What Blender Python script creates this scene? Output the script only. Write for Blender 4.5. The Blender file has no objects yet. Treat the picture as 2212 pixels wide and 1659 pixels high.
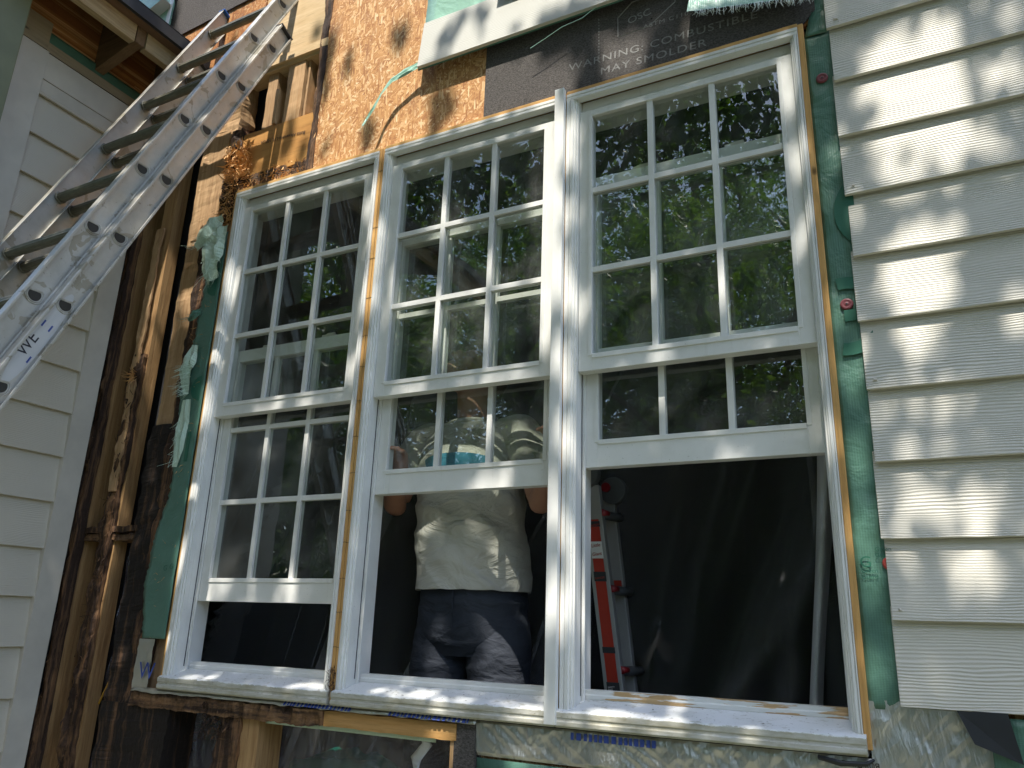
import bpy, math, random
import numpy as np
from mathutils import Vector, Matrix, noise
R_ = random.Random(7)
RN = np.random.default_rng(11)
rad = math.radians
scn = bpy.context.scene
col = scn.collection

# ------------------------------------------------------------------ camera, sky, sun
RC = np.array([[0.88921071, 0.45639488, 0.03174928],
               [-0.10830754, 0.27742815, -0.95462196],
               [-0.44449272, 0.84542139, 0.2961231]])       # image right, image down, view direction
FP = 1677.309231607665                                       # focal length for a picture 2212 units wide
CAMP = np.array([0.0, 0.0, 1.6])
cam = bpy.data.cameras.new('camera'); camo = bpy.data.objects.new('camera', cam); col.objects.link(camo)
M = Matrix(((RC[0][0], -RC[1][0], -RC[2][0], 0), (RC[0][1], -RC[1][1], -RC[2][1], 0),
            (RC[0][2], -RC[1][2], -RC[2][2], 1.6), (0, 0, 0, 1)))
camo.matrix_world = M
cam.sensor_width = 36; cam.lens = 36 * FP / 2212; cam.clip_start = 0.02; cam.clip_end = 500
scn.camera = camo

SUN_E, SUN_AZ = rad(61.5), rad(14)                           # height, and how far to the right of straight out from the wall
L = np.array([-math.sin(SUN_AZ) * math.cos(SUN_E), math.cos(SUN_AZ) * math.cos(SUN_E), -math.sin(SUN_E)])
w = bpy.data.worlds.new('World'); scn.world = w; w.use_nodes = True
nt = w.node_tree; bg = nt.nodes['Background']
sky = nt.nodes.new('ShaderNodeTexSky'); sky.sky_type = 'NISHITA'; sky.sun_disc = False
sky.dust_density = 1.2; sky.ozone_density = .8; sky.sun_elevation = SUN_E; sky.sun_rotation = math.atan2(-L[0], -L[1])
nt.links.new(sky.outputs[0], bg.inputs[0]); bg.inputs[1].default_value = 0.15
sl = bpy.data.lights.new('sun', 'SUN'); sl.energy = 2.9; sl.angle = rad(0.53); sl.color = (1, 0.95, 0.86)
so = bpy.data.objects.new('sun', sl); col.objects.link(so)
so.rotation_euler = Vector(L).to_track_quat('-Z', 'Y').to_euler(); so.location = (2, -6, 12)
scn.view_settings.view_transform = 'Standard'; scn.view_settings.look = 'None'
scn.view_settings.exposure = 1.6; scn.view_settings.gamma = 1
scn.cycles.max_bounces = 10; scn.cycles.transparent_max_bounces = 24; scn.cycles.diffuse_bounces = 5
scn.cycles.sample_clamp_indirect = 6; scn.cycles.caustics_reflective = False; scn.cycles.caustics_refractive = False

def ray(x, y): return RC.T @ np.array([(x - 1106) / FP, (y - 829.5) / FP, 1])
def atY(x, y, Y): d = ray(x, y); return CAMP + d * Y / d[1]
def atX(x, y, X): d = ray(x, y); return CAMP + d * X / d[0]

# ------------------------------------------------------------------ helpers
def tag(o, label=None, cat=None, group=None, kind=None):
    if label: o['label'] = label
    if cat: o['category'] = cat
    if group: o['group'] = group
    if kind: o['kind'] = kind
    return o
def empty(name, loc=(0, 0, 0)):
    o = bpy.data.objects.new(name, None); o.empty_display_size = 0.1; col.objects.link(o); o.location = loc; return o
class MB:
    def __init__(s): s.v = []; s.f = []; s.m = []
    def add(s, vs, fs, mi=0):
        b = len(s.v); s.v += [tuple(map(float, q)) for q in vs]; s.f += [tuple(b + i for i in f) for f in fs]; s.m += [mi] * len(fs); return s
    def box(s, x0, x1, y0, y1, z0, z1, mi=0):
        return s.add([(x0, y0, z0), (x1, y0, z0), (x1, y1, z0), (x0, y1, z0), (x0, y0, z1), (x1, y0, z1), (x1, y1, z1), (x0, y1, z1)],
                     [(0, 3, 2, 1), (4, 5, 6, 7), (0, 1, 5, 4), (1, 2, 6, 5), (2, 3, 7, 6), (3, 0, 4, 7)], mi)
    def ext(s, prof, axis, a, b, mi=0):
        """closed profile extruded along an axis: prof pairs are the two other coordinates in order"""
        n = len(prof); vs = []
        for t in (a, b):
            for p in prof:
                vs.append({'x': (t, p[0], p[1]), 'y': (p[0], t, p[1]), 'z': (p[0], p[1], t)}[axis])
        fs = [tuple(range(n))[::-1], tuple(range(n, 2 * n))] + [(i, (i + 1) % n, n + (i + 1) % n, n + i) for i in range(n)]
        return s.add(vs, fs, mi)
    def tube(s, pts, r, n=8, mi=0, cap=True, flat=1.0):
        pts = [np.array(p, float) for p in pts]; rs = r if hasattr(r, '__len__') else [r] * len(pts)
        vs = []; fs = []
        up = np.array([0.123, 0.3, 0.95])
        for i, p in enumerate(pts):
            t = pts[min(i + 1, len(pts) - 1)] - pts[max(i - 1, 0)]; t = t / (np.linalg.norm(t) + 1e-9)
            a = np.cross(t, up); a /= (np.linalg.norm(a) + 1e-9); b = np.cross(t, a)
            for k in range(n):
                an = 2 * math.pi * k / n; vs.append(p + rs[i] * (math.cos(an) * a + flat * math.sin(an) * b))
        for i in range(len(pts) - 1):
            for k in range(n):
                fs.append((i * n + k, i * n + (k + 1) % n, (i + 1) * n + (k + 1) % n, (i + 1) * n + k))
        if cap: fs += [tuple(range(n))[::-1], tuple(range((len(pts) - 1) * n, len(pts) * n))]
        return s.add(vs, fs, mi)
    def obj(s, name, mats, parent=None, smooth=False, bevel=0, loc=None):
        me = bpy.data.meshes.new(name); me.from_pydata(s.v, [], s.f)
        mats = mats if isinstance(mats, (list, tuple)) else [mats]
        for m in mats: me.materials.append(m)
        if len(mats) > 1: me.polygons.foreach_set('material_index', s.m)
        if smooth: me.polygons.foreach_set('use_smooth', [True] * len(me.polygons))
        me.update()
        o = bpy.data.objects.new(name, me); col.objects.link(o)
        if parent: o.parent = parent
        if loc: o.location = loc
        if bevel:
            b = o.modifiers.new('bevel', 'BEVEL'); b.width = bevel; b.segments = 2; b.limit_method = 'ANGLE'; b.angle_limit = rad(40)
        return o
def nz(p, s=1.0): return noise.noise(Vector((float(p[0]) * s, float(p[1]) * s, float(p[2]) * s)))
def rough_board(name, mat, x0, x1, y0, y1, z0, z1, seg=30, jag=0.006, jagx=None, parent=None, axis='z', topjag=0, seed=0):
    """a board with a worn outline; long axis z or x"""
    jagx = jag if jagx is None else jagx
    mb = MB(); vs = []; fs = []; n = 8
    for i in range(seg + 1):
        t = i / seg
        c = z0 + (z1 - z0) * t if axis == 'z' else x0 + (x1 - x0) * t
        for k, (a, b) in enumerate([(0, 0), (.33, 0), (.66, 0), (1, 0), (1, .5), (1, 1), (0, 1), (0, .5)]):
            if axis == 'z':
                px = x0 + (x1 - x0) * a; py = y0 + (y1 - y0) * b; pz = c
            else:
                pz = z0 + (z1 - z0) * a; py = y0 + (y1 - y0) * b; px = c
            j = jag if b == 0 else jag * .3
            q = (px * 9 + seed, py * 9, pz * 3.2)
            dx = (nz((q[0] * 3, q[1], q[2] * 2.2)) + .6 * nz((q[0] * 8, q[1], q[2] * 9))) * (jagx if axis == 'z' else 0)
            dz = (nz((q[0] * 3, q[1] + 7, q[2] * 2.2)) + .6 * nz((q[0] * 9, q[1], q[2] * 8))) * (jagx if axis == 'x' else 0)
            dy = (nz((q[0] * 4, q[1] + 3, q[2] * 4)) + .5 * nz((q[0] * 11, q[1], q[2] * 11))) * j * 1.2
            if topjag and i == seg: dz += topjag * (nz((px * 60, seed, 1)) + R_.uniform(-.5, .5))
            vs.append((px + dx, py + dy, pz + dz))
    for i in range(seg):
        for k in range(n): fs.append((i * n + k, i * n + (k + 1) % n, (i + 1) * n + (k + 1) % n, (i + 1) * n + k))
    fs += [tuple(range(n))[::-1], tuple(range(seg * n, seg * n + n))]
    mb.add(vs, fs)
    return mb.obj(name, mat, parent)
def sheet(name, mat, left, right, Y, nz_=40, nx=6, parent=None, bump=0.002, jl=0, jr=0, thick=0.0006, seed=0, curl=None):
    """thin cloth or paper sheet in the wall plane; left and right are lists of (z, x)"""
    zs = np.linspace(left[0][0], left[-1][0], nz_ + 1)
    xl = np.interp(zs, [p[0] for p in left], [p[1] for p in left]); xr = np.interp(zs, [p[0] for p in right], [p[1] for p in right])
    vs = []; fs = []
    for i, z in enumerate(zs):
        a = xl[i] + jl * (nz((z * 40, seed, 0)) + .7 * R_.uniform(-1, 1)); b = xr[i] + jr * (nz((z * 40, seed, 5)) + .7 * R_.uniform(-1, 1))
        for k in range(nx + 1):
            x = a + (b - a) * k / nx
            y = Y - abs(bump * (nz((x * 14, seed, z * 9)) + .5 * nz((x * 50, seed, z * 30)))) - bump * .2
            if curl: y -= curl(x, z)
            vs.append((x, y, z))
    for i in range(nz_):
        for k in range(nx):
            q = i * (nx + 1) + k; fs.append((q, q + 1, q + nx + 2, q + nx + 1))
    o = MB().add(vs, fs).obj(name, mat, parent, smooth=True)
    so_ = o.modifiers.new('thick', 'SOLIDIFY'); so_.thickness = thick; so_.offset = 1
    return o
def text(body, h, loc, mat, parent=None, name='lettering', rot=(rad(90), 0, 0), sx=1.0, bold=0.0, space=1.0):
    c = bpy.data.curves.new('t', 'FONT'); c.body = body; c.size = h * 1.4; c.extrude = 0.0002; c.offset = bold; c.space_character = space
    o = bpy.data.objects.new('t', c); col.objects.link(o)
    me = bpy.data.meshes.new_from_object(o); bpy.data.objects.remove(o)
    me.materials.clear(); me.materials.append(mat)
    n = bpy.data.objects.new(name, me); col.objects.link(n); n.location = loc; n.rotation_euler = rot; n.scale = (sx, 1, 1)
    if parent: n.parent = parent
    return n

# ------------------------------------------------------------------ materials
class NT:
    def __init__(s, name):
        s.m = bpy.data.materials.new(name); s.m.use_nodes = True; s.t = s.m.node_tree; s.b = s.t.nodes['Principled BSDF']
        s.out = s.t.nodes['Material Output']
        tc = s.n('ShaderNodeTexCoord'); s.co = tc.outputs['Object']
        g = s.n('ShaderNodeNewGeometry'); s.pos = g.outputs['Position']; s.rnd = g.outputs['Random Per Island']
    def n(s, t, **k):
        q = s.t.nodes.new(t)
        for a, v in k.items(): setattr(q, a, v)
        return q
    def l(s, a, b): s.t.links.new(a, b)
    def map(s, scale=(1, 1, 1), rot=(0, 0, 0), loc=(0, 0, 0), src=None):
        q = s.n('ShaderNodeMapping'); q.inputs['Scale'].default_value = scale; q.inputs['Rotation'].default_value = rot; q.inputs['Location'].default_value = loc
        s.l(src or s.pos, q.inputs[0]); return q.outputs[0]
    def noise(s, scale=5, detail=4, rough=.55, src=None, dist=0):
        q = s.n('ShaderNodeTexNoise'); q.inputs['Scale'].default_value = scale; q.inputs['Detail'].default_value = detail
        q.inputs['Roughness'].default_value = rough; q.inputs['Distortion'].default_value = dist
        s.l(src or s.pos, q.inputs[0]); return q.outputs['Fac']
    def ramp(s, src, stops, interp='LINEAR'):
        q = s.n('ShaderNodeValToRGB'); q.color_ramp.interpolation = interp; e = q.color_ramp.elements
        while len(e) < len(stops): e.new(0.5)
        for i, (p, c) in enumerate(stops):
            e[i].position = p; e[i].color = (c, c, c, 1) if not hasattr(c, '__len__') else (*c, 1)
        s.l(src, q.inputs[0]); return q.outputs[0]
    def mix(s, f, a, b, mode='MIX'):
        q = s.n('ShaderNodeMix', data_type='RGBA', blend_type=mode)
        for v, i in ((f, 0), (a, 6), (b, 7)):
            if hasattr(v, 'is_linked') or hasattr(v, 'links'): s.l(v, q.inputs[i])
            elif i == 0: q.inputs[0].default_value = v
            else: q.inputs[i].default_value = (*v, 1) if hasattr(v, '__len__') else (v, v, v, 1)
        return q.outputs[2]
    def math(s, op, a, b=None):
        q = s.n('ShaderNodeMath', operation=op)
        for i, v in enumerate((a, b)):
            if v is None: continue
            if hasattr(v, 'links'): s.l(v, q.inputs[i])
            else: q.inputs[i].default_value = v
        return q.outputs[0]
    def bump(s, h, strength=.5, dist=.002, prev=None):
        q = s.n('ShaderNodeBump'); q.inputs['Strength'].default_value = strength; q.inputs['Distance'].default_value = dist
        s.l(h, q.inputs['Height'])
        if prev: s.l(prev, q.inputs['Normal'])
        return q.outputs[0]
    def fin(s, color=None, rough=.6, normal=None, metal=0, spec=None):
        for v, nme in ((color, 'Base Color'), (rough, 'Roughness'), (metal, 'Metallic')):
            if v is None: continue
            if hasattr(v, 'links'): s.l(v, s.b.inputs[nme])
            else: s.b.inputs[nme].default_value = (*v, 1) if hasattr(v, '__len__') else v
        if normal is not None: s.l(normal, s.b.inputs['Normal'])
        if spec is not None: s.b.inputs['Specular IOR Level'].default_value = spec
        return s.m

def m_plain(name, c, rough=.6, metal=0, var=.08, scale=12, spec=.5):
    t = NT(name); n = t.noise(scale, 5)
    return t.fin(t.mix(n, tuple(x * (1 - var * 2) for x in c), tuple(min(1, x * (1 + var)) for x in c)), rough, None, metal, spec)

def m_white():
    t = NT('white paint'); a = t.noise(9, 6); b = t.noise(60, 3)
    c = t.mix(t.ramp(a, [(.3, 0.0), (.75, 1.0)]), (.67, .665, .63), (.79, .785, .755))
    sp = t.ramp(t.noise(170, 2), [(.70, 0.0), (.76, 1.0)])
    c = t.mix(t.math('MULTIPLY', sp, .45), c, (.25, .22, .18))
    st = t.ramp(t.noise(4, 5, src=t.map((14, 14, 1.2))), [(.62, 0.0), (.74, 1.0)])
    c = t.mix(t.math('MULTIPLY', st, .22), c, (.4, .38, .32))
    return t.fin(c, .36, t.bump(b, .12, .001), spec=.4)
def m_sillpaint():
    t = NT('weathered sill paint'); a = t.noise(7, 6)
    c = t.mix(t.ramp(a, [(.3, 0.0), (.7, 1.0)]), (.62, .63, .60), (.76, .77, .78))
    d = t.ramp(t.noise(26, 6, .7, src=t.map((1, 1.5, 4))), [(.56, 0.0), (.66, 1.0)])
    c = t.mix(t.math('MULTIPLY', d, .55), c, (.26, .24, .16))
    sp = t.ramp(t.noise(95, 3, .6, src=t.map((1, 2, 1))), [(.66, 0.0), (.70, 1.0)])
    c = t.mix(t.math('MULTIPLY', sp, .7), c, (.14, .10, .08))
    sz = t.n('ShaderNodeSeparateXYZ'); t.l(t.pos, sz.inputs[0])
    k = t.math('LESS_THAN', t.math('ADD', sz.outputs[2], t.math('MULTIPLY', t.noise(24, 6, .7, src=t.map((1, 1, 2))), .02)), 1.4045)
    gr = t.ramp(t.noise(9, 6, .7, src=t.map((1, 1, 5))), [(.3, .35), (.65, .95)])
    c = t.mix(t.math('MULTIPLY', k, gr), c, t.mix(t.noise(50, 4), (.20, .17, .10), (.46, .44, .33)))
    return t.fin(c, .45, t.bump(t.noise(40, 5), .3, .002))
def m_peel():
    t = NT('peeling paint over bare wood'); a = t.noise(1, 6, .6, src=t.map((9, 30, 120))); b = t.noise(3.5, 3)
    wood = t.mix(t.noise(1, 4, src=t.map((8, 200, 400))), (.40, .24, .10), (.60, .42, .22))
    f = t.ramp(t.math('ADD', t.math('MULTIPLY', a, .6), t.math('MULTIPLY', b, .55)), [(.575, 0.0), (.59, 1.0)])
    return t.fin(t.mix(f, (.70, .70, .66), wood), .5, t.bump(f, .5, .002))

def m_siding(name, c=(.60, .57, .495), along='x', bump=1.0, pitch=.175, z0=1.461):
    t = NT(name)
    sep = t.n('ShaderNodeSeparateXYZ'); t.l(t.pos, sep.inputs[0])
    zz = t.math('FLOOR', t.math('DIVIDE', t.math('SUBTRACT', sep.outputs[2], z0 - .004), pitch))
    cmb = t.n('ShaderNodeCombineXYZ'); a = sep.outputs[0] if along == 'x' else sep.outputs[1]
    t.l(t.math('ADD', a, t.math('MULTIPLY', zz, 3.37)), cmb.inputs[0]); t.l(t.math('MULTIPLY', zz, 1.7), cmb.inputs[1]); t.l(sep.outputs[2], cmb.inputs[2])
    P = cmb.outputs[0]
    big = t.noise(1.0, 2, .5, src=t.map((1.7, 1, 9), src=P))
    fine = t.noise(1.0, 3, .5, src=t.map((9, 1, 26), src=P))
    ph = t.math('ADD', t.math('MULTIPLY', big, 46), t.math('ADD', t.math('MULTIPLY', sep.outputs[2], 930), t.math('MULTIPLY', fine, 9)))
    wv = t.math('SINE', ph)
    wv = t.math('MULTIPLY', t.math('ADD', wv, 1), .5)
    mask = t.ramp(t.noise(1.0, 2, src=t.map((2.5, 1, 11), loc=(5, 0, 3), src=P)), [(.3, .25), (.6, 1.0)])
    h = t.math('MULTIPLY', wv, mask)
    g = t.noise(220, 3, src=t.map((1, 1, 2)))
    h2 = t.math('ADD', h, t.math('MULTIPLY', g, .35))
    v = t.noise(3.1, 6)
    cc = t.mix(v, tuple(x * .93 for x in c), tuple(x * 1.05 for x in c))
    dirt = t.ramp(t.noise(55, 4, src=t.map((1, 1, 1.6))), [(.70, 0.0), (.78, 1.0)])
    cc = t.mix(t.math('MULTIPLY', dirt, .3), cc, (.3, .26, .2))
    return t.fin(cc, .55, t.bump(h2, bump * .8, .0014), spec=.3)

def m_wood(name, ca, cb, axis='z', rot=0.0, rotc=(.035, .018, .01), rough=.7, gs=1.0, bump=.5, rotscale=6, line=None):
    t = NT(name)
    sc = {'z': (34 * gs, 34 * gs, 1.6), 'x': (1.6, 34 * gs, 34 * gs), 'y': (34 * gs, 1.6, 34 * gs)}[axis]
    g = t.noise(2.0, 6, .62, src=t.map(sc), dist=.6); f2 = t.noise(6.0, 4, .6, src=t.map(sc))
    c = t.mix(t.ramp(g, [(.28, 0.0), (.72, 1.0)]), ca, cb)
    c = t.mix(t.ramp(f2, [(.55, 0.0), (.75, .5)]), c, tuple(x * .45 for x in ca))
    k = t.ramp(t.noise(11, 2, src=t.map({'z': (1, 1, .45), 'x': (.45, 1, 1), 'y': (1, .45, 1)}[axis])), [(.735, 0.0), (.76, 1.0)])
    c = t.mix(k, c, tuple(x * .3 for x in ca))
    if rot > 0:
        r = t.noise(rotscale, 7, .66, src=t.map({'z': (5, 5, .30), 'x': (.30, 5, 5), 'y': (5, .30, 5)}[axis]))
        lo = .78 - rot * .6
        c = t.mix(t.ramp(r, [(lo - .04, 0.0), (lo + .22, 1.0)]), c, t.mix(t.noise(70, 5), rotc, tuple(x * 3 for x in rotc)))
    h = t.math('ADD', g, t.math('MULTIPLY', t.noise(90, 5, .7, src=t.map((1, 1, .35) if axis == 'z' else (.35, 1, 1))), .8))
    return t.fin(c, rough, t.bump(h, bump, .004 if rot > .3 else .002), spec=.25)

def m_osb(name, tint=(1, 1, 1), dark=.0):
    t = NT(name)
    wob = t.noise(9, 3)
    def layer(rot, off, a, b):
        q1 = t.map((1, 1, 1), rot=(0, rot, 0), loc=off); q2 = t.map((a, 1, b), src=q1)
        q = t.n('ShaderNodeTexVoronoi', distance='CHEBYCHEV'); q.inputs['Scale'].default_value = 1; q.inputs['Randomness'].default_value = 1
        t.l(q2, q.inputs[0]); return q
    res = None; hs = None
    pal = [(0, (.34, .15, .06)), (.15, (.46, .22, .085)), (.45, (.56, .29, .115)), (.7, (.66, .38, .16)), (.9, (.80, .52, .27)), (1, (.88, .66, .40))]
    for i, (r, off, a, b) in enumerate([(.2, (0, 0, 0), 30, 120), (1.2, (3, 0, 5), 34, 130), (2.0, (7, 0, 1), 26, 150), (2.75, (2, 0, 3), 36, 125), (.75, (5, 0, 8), 38, 160), (1.62, (1, 0, 4), 30, 150)]):
        q = layer(r, off, a, b); s3 = t.n('ShaderNodeSeparateColor'); t.l(q.outputs['Color'], s3.inputs[0])
        st = t.noise(1, 3, .6, src=t.map((12, 1, 420), src=t.map((1, 1, 1), rot=(0, r, 0))))
        c = t.mix(t.ramp(st, [(.35, .45), (.6, 0.0)]), t.ramp(s3.outputs[0], pal), (.25, .10, .035))
        hgt = s3.outputs[1]
        if res is None: res, hs = c, hgt
        else:
            f = t.ramp(s3.outputs[2], [(.66, 0.0), (.68, 1.0)])
            res = t.mix(f, res, c); hs = t.mix(f, hs, hgt)
    st = t.ramp(t.noise(6, 6, .65, src=t.map((1.6, 1, .6))), [(.54, 0.0), (.74, 1.0)])
    res = t.mix(t.math('MULTIPLY', st, .5 + dark), res, (.16, .085, .07))
    if tint != (1, 1, 1): res = t.mix(1.0, res, tint, 'MULTIPLY')
    return t.fin(res, .7, t.bump(hs, .6, .0016), spec=.25)

def m_wrap(name, c=(.078, .170, .128), tr=0.0):
    t = NT(name)
    wv = t.n('ShaderNodeTexWave', wave_type='BANDS', bands_direction='X'); wv.inputs['Scale'].default_value = 55; wv.inputs['Distortion'].default_value = .6; t.l(t.pos, wv.inputs[0])
    w2 = t.n('ShaderNodeTexWave', wave_type='BANDS', bands_direction='Z'); w2.inputs['Scale'].default_value = 90; w2.inputs['Distortion'].default_value = 1.5; t.l(t.pos, w2.inputs[0])
    n = t.noise(14, 6, .6)
    cc = t.mix(n, tuple(x * .8 for x in c), tuple(x * 1.25 for x in c))
    cc = t.mix(t.math('MULTIPLY', wv.outputs[1], .16), cc, tuple(min(1, x * 1.7) for x in c))
    h = t.math('ADD', t.math('MULTIPLY', wv.outputs[1], .5), t.math('MULTIPLY', w2.outputs[1], .25))
    nb = t.bump(t.noise(10, 4, .55, dist=1.2), .5, .012, t.bump(h, .35, .0012))
    m = t.fin(cc, .33, nb, spec=.5)
    return m
def m_felt():
    t = NT('asphalt building paper'); n = t.noise(150, 4, .7, src=t.map((1, 1, 1.8))); b = t.noise(4, 5)
    c = t.mix(t.ramp(n, [(.35, 0.0), (.7, 1.0)]), (.042, .038, .035), (.175, .16, .148))
    c = t.mix(t.math('MULTIPLY', b, .5), c, (.05, .042, .042))
    h = t.ramp(t.noise(34, 2), [(.745, 0.0), (.765, 1.0)])
    c = t.mix(h, c, (.006, .005, .005))
    return t.fin(c, .85, t.bump(n, .7, .002), spec=.2)
def m_foil(name='foil', c=(.56, .555, .52)):
    t = NT(name)
    a = t.noise(1, 4, .6, src=t.map((130, 1, 9)), dist=.3)
    def ridge(scale, rot, sc): return t.math('ABSOLUTE', t.math('SUBTRACT', t.noise(sc, 3, .5, src=t.map(scale, src=t.map((1, 1, 1), rot=(0, rot, 0))), dist=.25), .5))
    b = ridge((2.0, 1, .5), rad(-40), 10); d = ridge((3.5, 1, .7), rad(12), 14); e = ridge((1.6, 1, .5), 0, 60)
    h = t.math('ADD', t.math('MULTIPLY', a, .22), t.math('ADD', t.math('MULTIPLY', b, -1.9), t.math('ADD', t.math('MULTIPLY', d, -.9), t.math('MULTIPLY', e, -.22))))
    cc = t.mix(t.ramp(t.noise(5, 3), [(.3, 0.0), (.7, 1.0)]), tuple(x * .72 for x in c), c)
    return t.fin(cc, .36, t.bump(h, 1.0, .006), .88)
def m_alu():
    t = NT('weathered aluminium'); a = t.noise(6, 6, .65); b = t.noise(38, 5, .7)
    c = t.mix(t.ramp(a, [(.3, 0.0), (.7, 1.0)]), (.38, .36, .31), (.56, .54, .49))
    bl = t.ramp(t.noise(17, 3, .5, dist=.8), [(.60, 0.0), (.62, 1.0)])
    c = t.mix(t.math('MULTIPLY', bl, .75), c, (.30, .27, .20))
    sp = t.ramp(t.noise(130, 3), [(.68, 0.0), (.72, 1.0)])
    c = t.mix(t.math('MULTIPLY', sp, .6), c, (.12, .10, .08))
    return t.fin(c, t.ramp(b, [(.3, .34), (.7, .58)]), t.bump(b, .12, .001), .55)
def m_glass(dust=.055):
    t = NT('window glass'); t.t.nodes.remove(t.b)
    ge = t.n('ShaderNodeNewGeometry'); dp = t.n('ShaderNodeVectorMath', operation='DOT_PRODUCT'); t.l(ge.outputs['Normal'], dp.inputs[0]); t.l(ge.outputs['Incoming'], dp.inputs[1])
    sch = t.math('POWER', t.math('SUBTRACT', 1.0, t.math('ABSOLUTE', dp.outputs['Value'])), 5.0)
    f = t.math('MINIMUM', t.math('ADD', t.math('MULTIPLY', sch, 1.6), .10), 1.0)
    tr = t.n('ShaderNodeBsdfTransparent'); tr.inputs[0].default_value = (.86, .90, .87, 1)
    gl = t.n('ShaderNodeBsdfGlossy'); gl.inputs['Roughness'].default_value = .0; gl.inputs[0].default_value = (.95, 1, .97, 1)
    wob = t.bump(t.noise(3.5, 2), .05, .02); t.l(wob, gl.inputs['Normal'])
    mx = t.n('ShaderNodeMixShader'); t.l(f, mx.inputs[0]); t.l(tr.outputs[0], mx.inputs[1]); t.l(gl.outputs[0], mx.inputs[2])
    df = t.n('ShaderNodeBsdfDiffuse'); df.inputs[0].default_value = (.75, .78, .76, 1)
    sp = t.ramp(t.noise(260, 2), [(.66, 0.0), (.72, 1.0)]); sm = t.ramp(t.noise(4, 4, .6, dist=1.5), [(.38, 0.08), (.72, 1.4)])
    st = t.ramp(t.noise(1.0, 4, .6, src=t.map((90, 1, 3))), [(.5, 0.0), (.75, .7)])
    dd = t.math('MULTIPLY', t.math('ADD', t.math('ADD', t.math('MULTIPLY', sp, 2.2), st), 1.0), t.math('MULTIPLY', sm, dust))
    m2 = t.n('ShaderNodeMixShader'); t.l(dd, m2.inputs[0]); t.l(mx.outputs[0], m2.inputs[1]); t.l(df.outputs[0], m2.inputs[2])
    t.l(m2.outputs[0], t.out.inputs[0]); return t.m
def m_plastic(name='plastic film', op=.16, c=(.75, .76, .82)):
    t = NT(name); t.t.nodes.remove(t.b)
    tr = t.n('ShaderNodeBsdfTransparent'); gl = t.n('ShaderNodeBsdfGlossy'); gl.inputs['Roughness'].default_value = .16
    nb = t.bump(t.noise(6, 6, .6, src=t.map((3, 1, 1)), dist=2), .8, .03); t.l(nb, gl.inputs['Normal'])
    df = t.n('ShaderNodeBsdfDiffuse'); df.inputs[0].default_value = (*c, 1); t.l(nb, df.inputs[1])
    a = t.n('ShaderNodeMixShader'); a.inputs[0].default_value = .35; t.l(df.outputs[0], a.inputs[1]); t.l(gl.outputs[0], a.inputs[2])
    lw = t.n('ShaderNodeLayerWeight'); lw.inputs[0].default_value = .35
    f = t.math('MINIMUM', t.math('ADD', t.math('MULTIPLY', lw.outputs['Facing'], .35), op), 1)
    b = t.n('ShaderNodeMixShader'); t.l(f, b.inputs[0]); t.l(tr.outputs[0], b.inputs[1]); t.l(a.outputs[0], b.inputs[2])
    t.l(b.outputs[0], t.out.inputs[0]); return t.m
def m_leaf(name, c1, c2, tr=.5):
    t = NT(name); t.t.nodes.remove(t.b)
    c = t.mix(t.rnd, c1, c2)
    d = t.n('ShaderNodeBsdfDiffuse'); t.l(c, d.inputs[0]); q = t.n('ShaderNodeBsdfTranslucent')
    t.l(t.mix(1.0, c, (1.6, 1.9, .5), 'MULTIPLY'), q.inputs[0])
    m = t.n('ShaderNodeMixShader'); m.inputs[0].default_value = tr; t.l(d.outputs[0], m.inputs[1]); t.l(q.outputs[0], m.inputs[2])
    g = t.n('ShaderNodeBsdfGlossy'); g.inputs['Roughness'].default_value = .35
    m2 = t.n('ShaderNodeMixShader'); m2.inputs[0].default_value = .05; t.l(m.outputs[0], m2.inputs[1]); t.l(g.outputs[0], m2.inputs[2])
    t.l(m2.outputs[0], t.out.inputs[0]); return t.m
def m_cloth(name, c1, c2, scale=3, wr=.5, weave=900):
    t = NT(name)
    n = t.noise(scale, 6, .6)
    h = t.noise(1.0, 4, .5, src=t.map((7, 7, 13), rot=(.3, .6, 0)), dist=1.6)
    return t.fin(t.mix(n, c1, c2), .85, t.bump(h, wr, .02, t.bump(t.noise(weave, 2), .3, .0006)), spec=.15)

W_ = m_white(); SILL = m_sillpaint(); PEEL = m_peel()
SID = m_siding('painted lap siding'); SIDL = m_siding('painted lap siding of the return wall', along='y', bump=.55, c=(.58, .53, .44))
SIDLOOSE = m_siding('loose siding paint', bump=.45, c=(.50, .49, .44), z0=3.553, pitch=.185)
TRIM = m_plain('white trim paint', (.60, .55, .47), .55, var=.14, scale=9)
TAN = m_wood('primed tan board', (.28, .22, .14), (.36, .29, .195), 'y', .25, gs=.5, bump=.2)
YW = m_wood('honey window frame wood', (.46, .24, .075), (.66, .40, .15), 'z', .12, gs=.7)
YWX = m_wood('honey head wood', (.46, .24, .075), (.68, .42, .16), 'x', .08, gs=.7)
STUD = m_wood('old stud lumber', (.30, .175, .085), (.50, .33, .18), 'z', .30, rotc=(.06, .03, .015))
STUDN = m_wood('newer stud lumber', (.38, .22, .10), (.56, .37, .20), 'z', .25, rotc=(.10, .05, .02))
STUDY = m_wood('stud side grain', (.29, .165, .07), (.47, .29, .135), 'z', .42, rotc=(.06, .028, .012))
ROT = m_wood('rotten wood', (.20, .095, .04), (.38, .21, .10), 'z', .78, rotc=(.016, .009, .006), bump=1.0, rotscale=9)
ROTB = m_wood('blackened wood', (.10, .05, .025), (.26, .14, .07), 'z', .85, rotc=(.008, .006, .005), bump=1.0, rotscale=7)
ROTX = m_wood('rotten sill wood', (.20, .10, .045), (.34, .20, .10), 'x', .72, rotc=(.016, .009, .006), bump=1.0, rotscale=9)
SPL = m_wood('splintered wood', (.50, .26, .09), (.78, .48, .22), 'x', .05)
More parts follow.
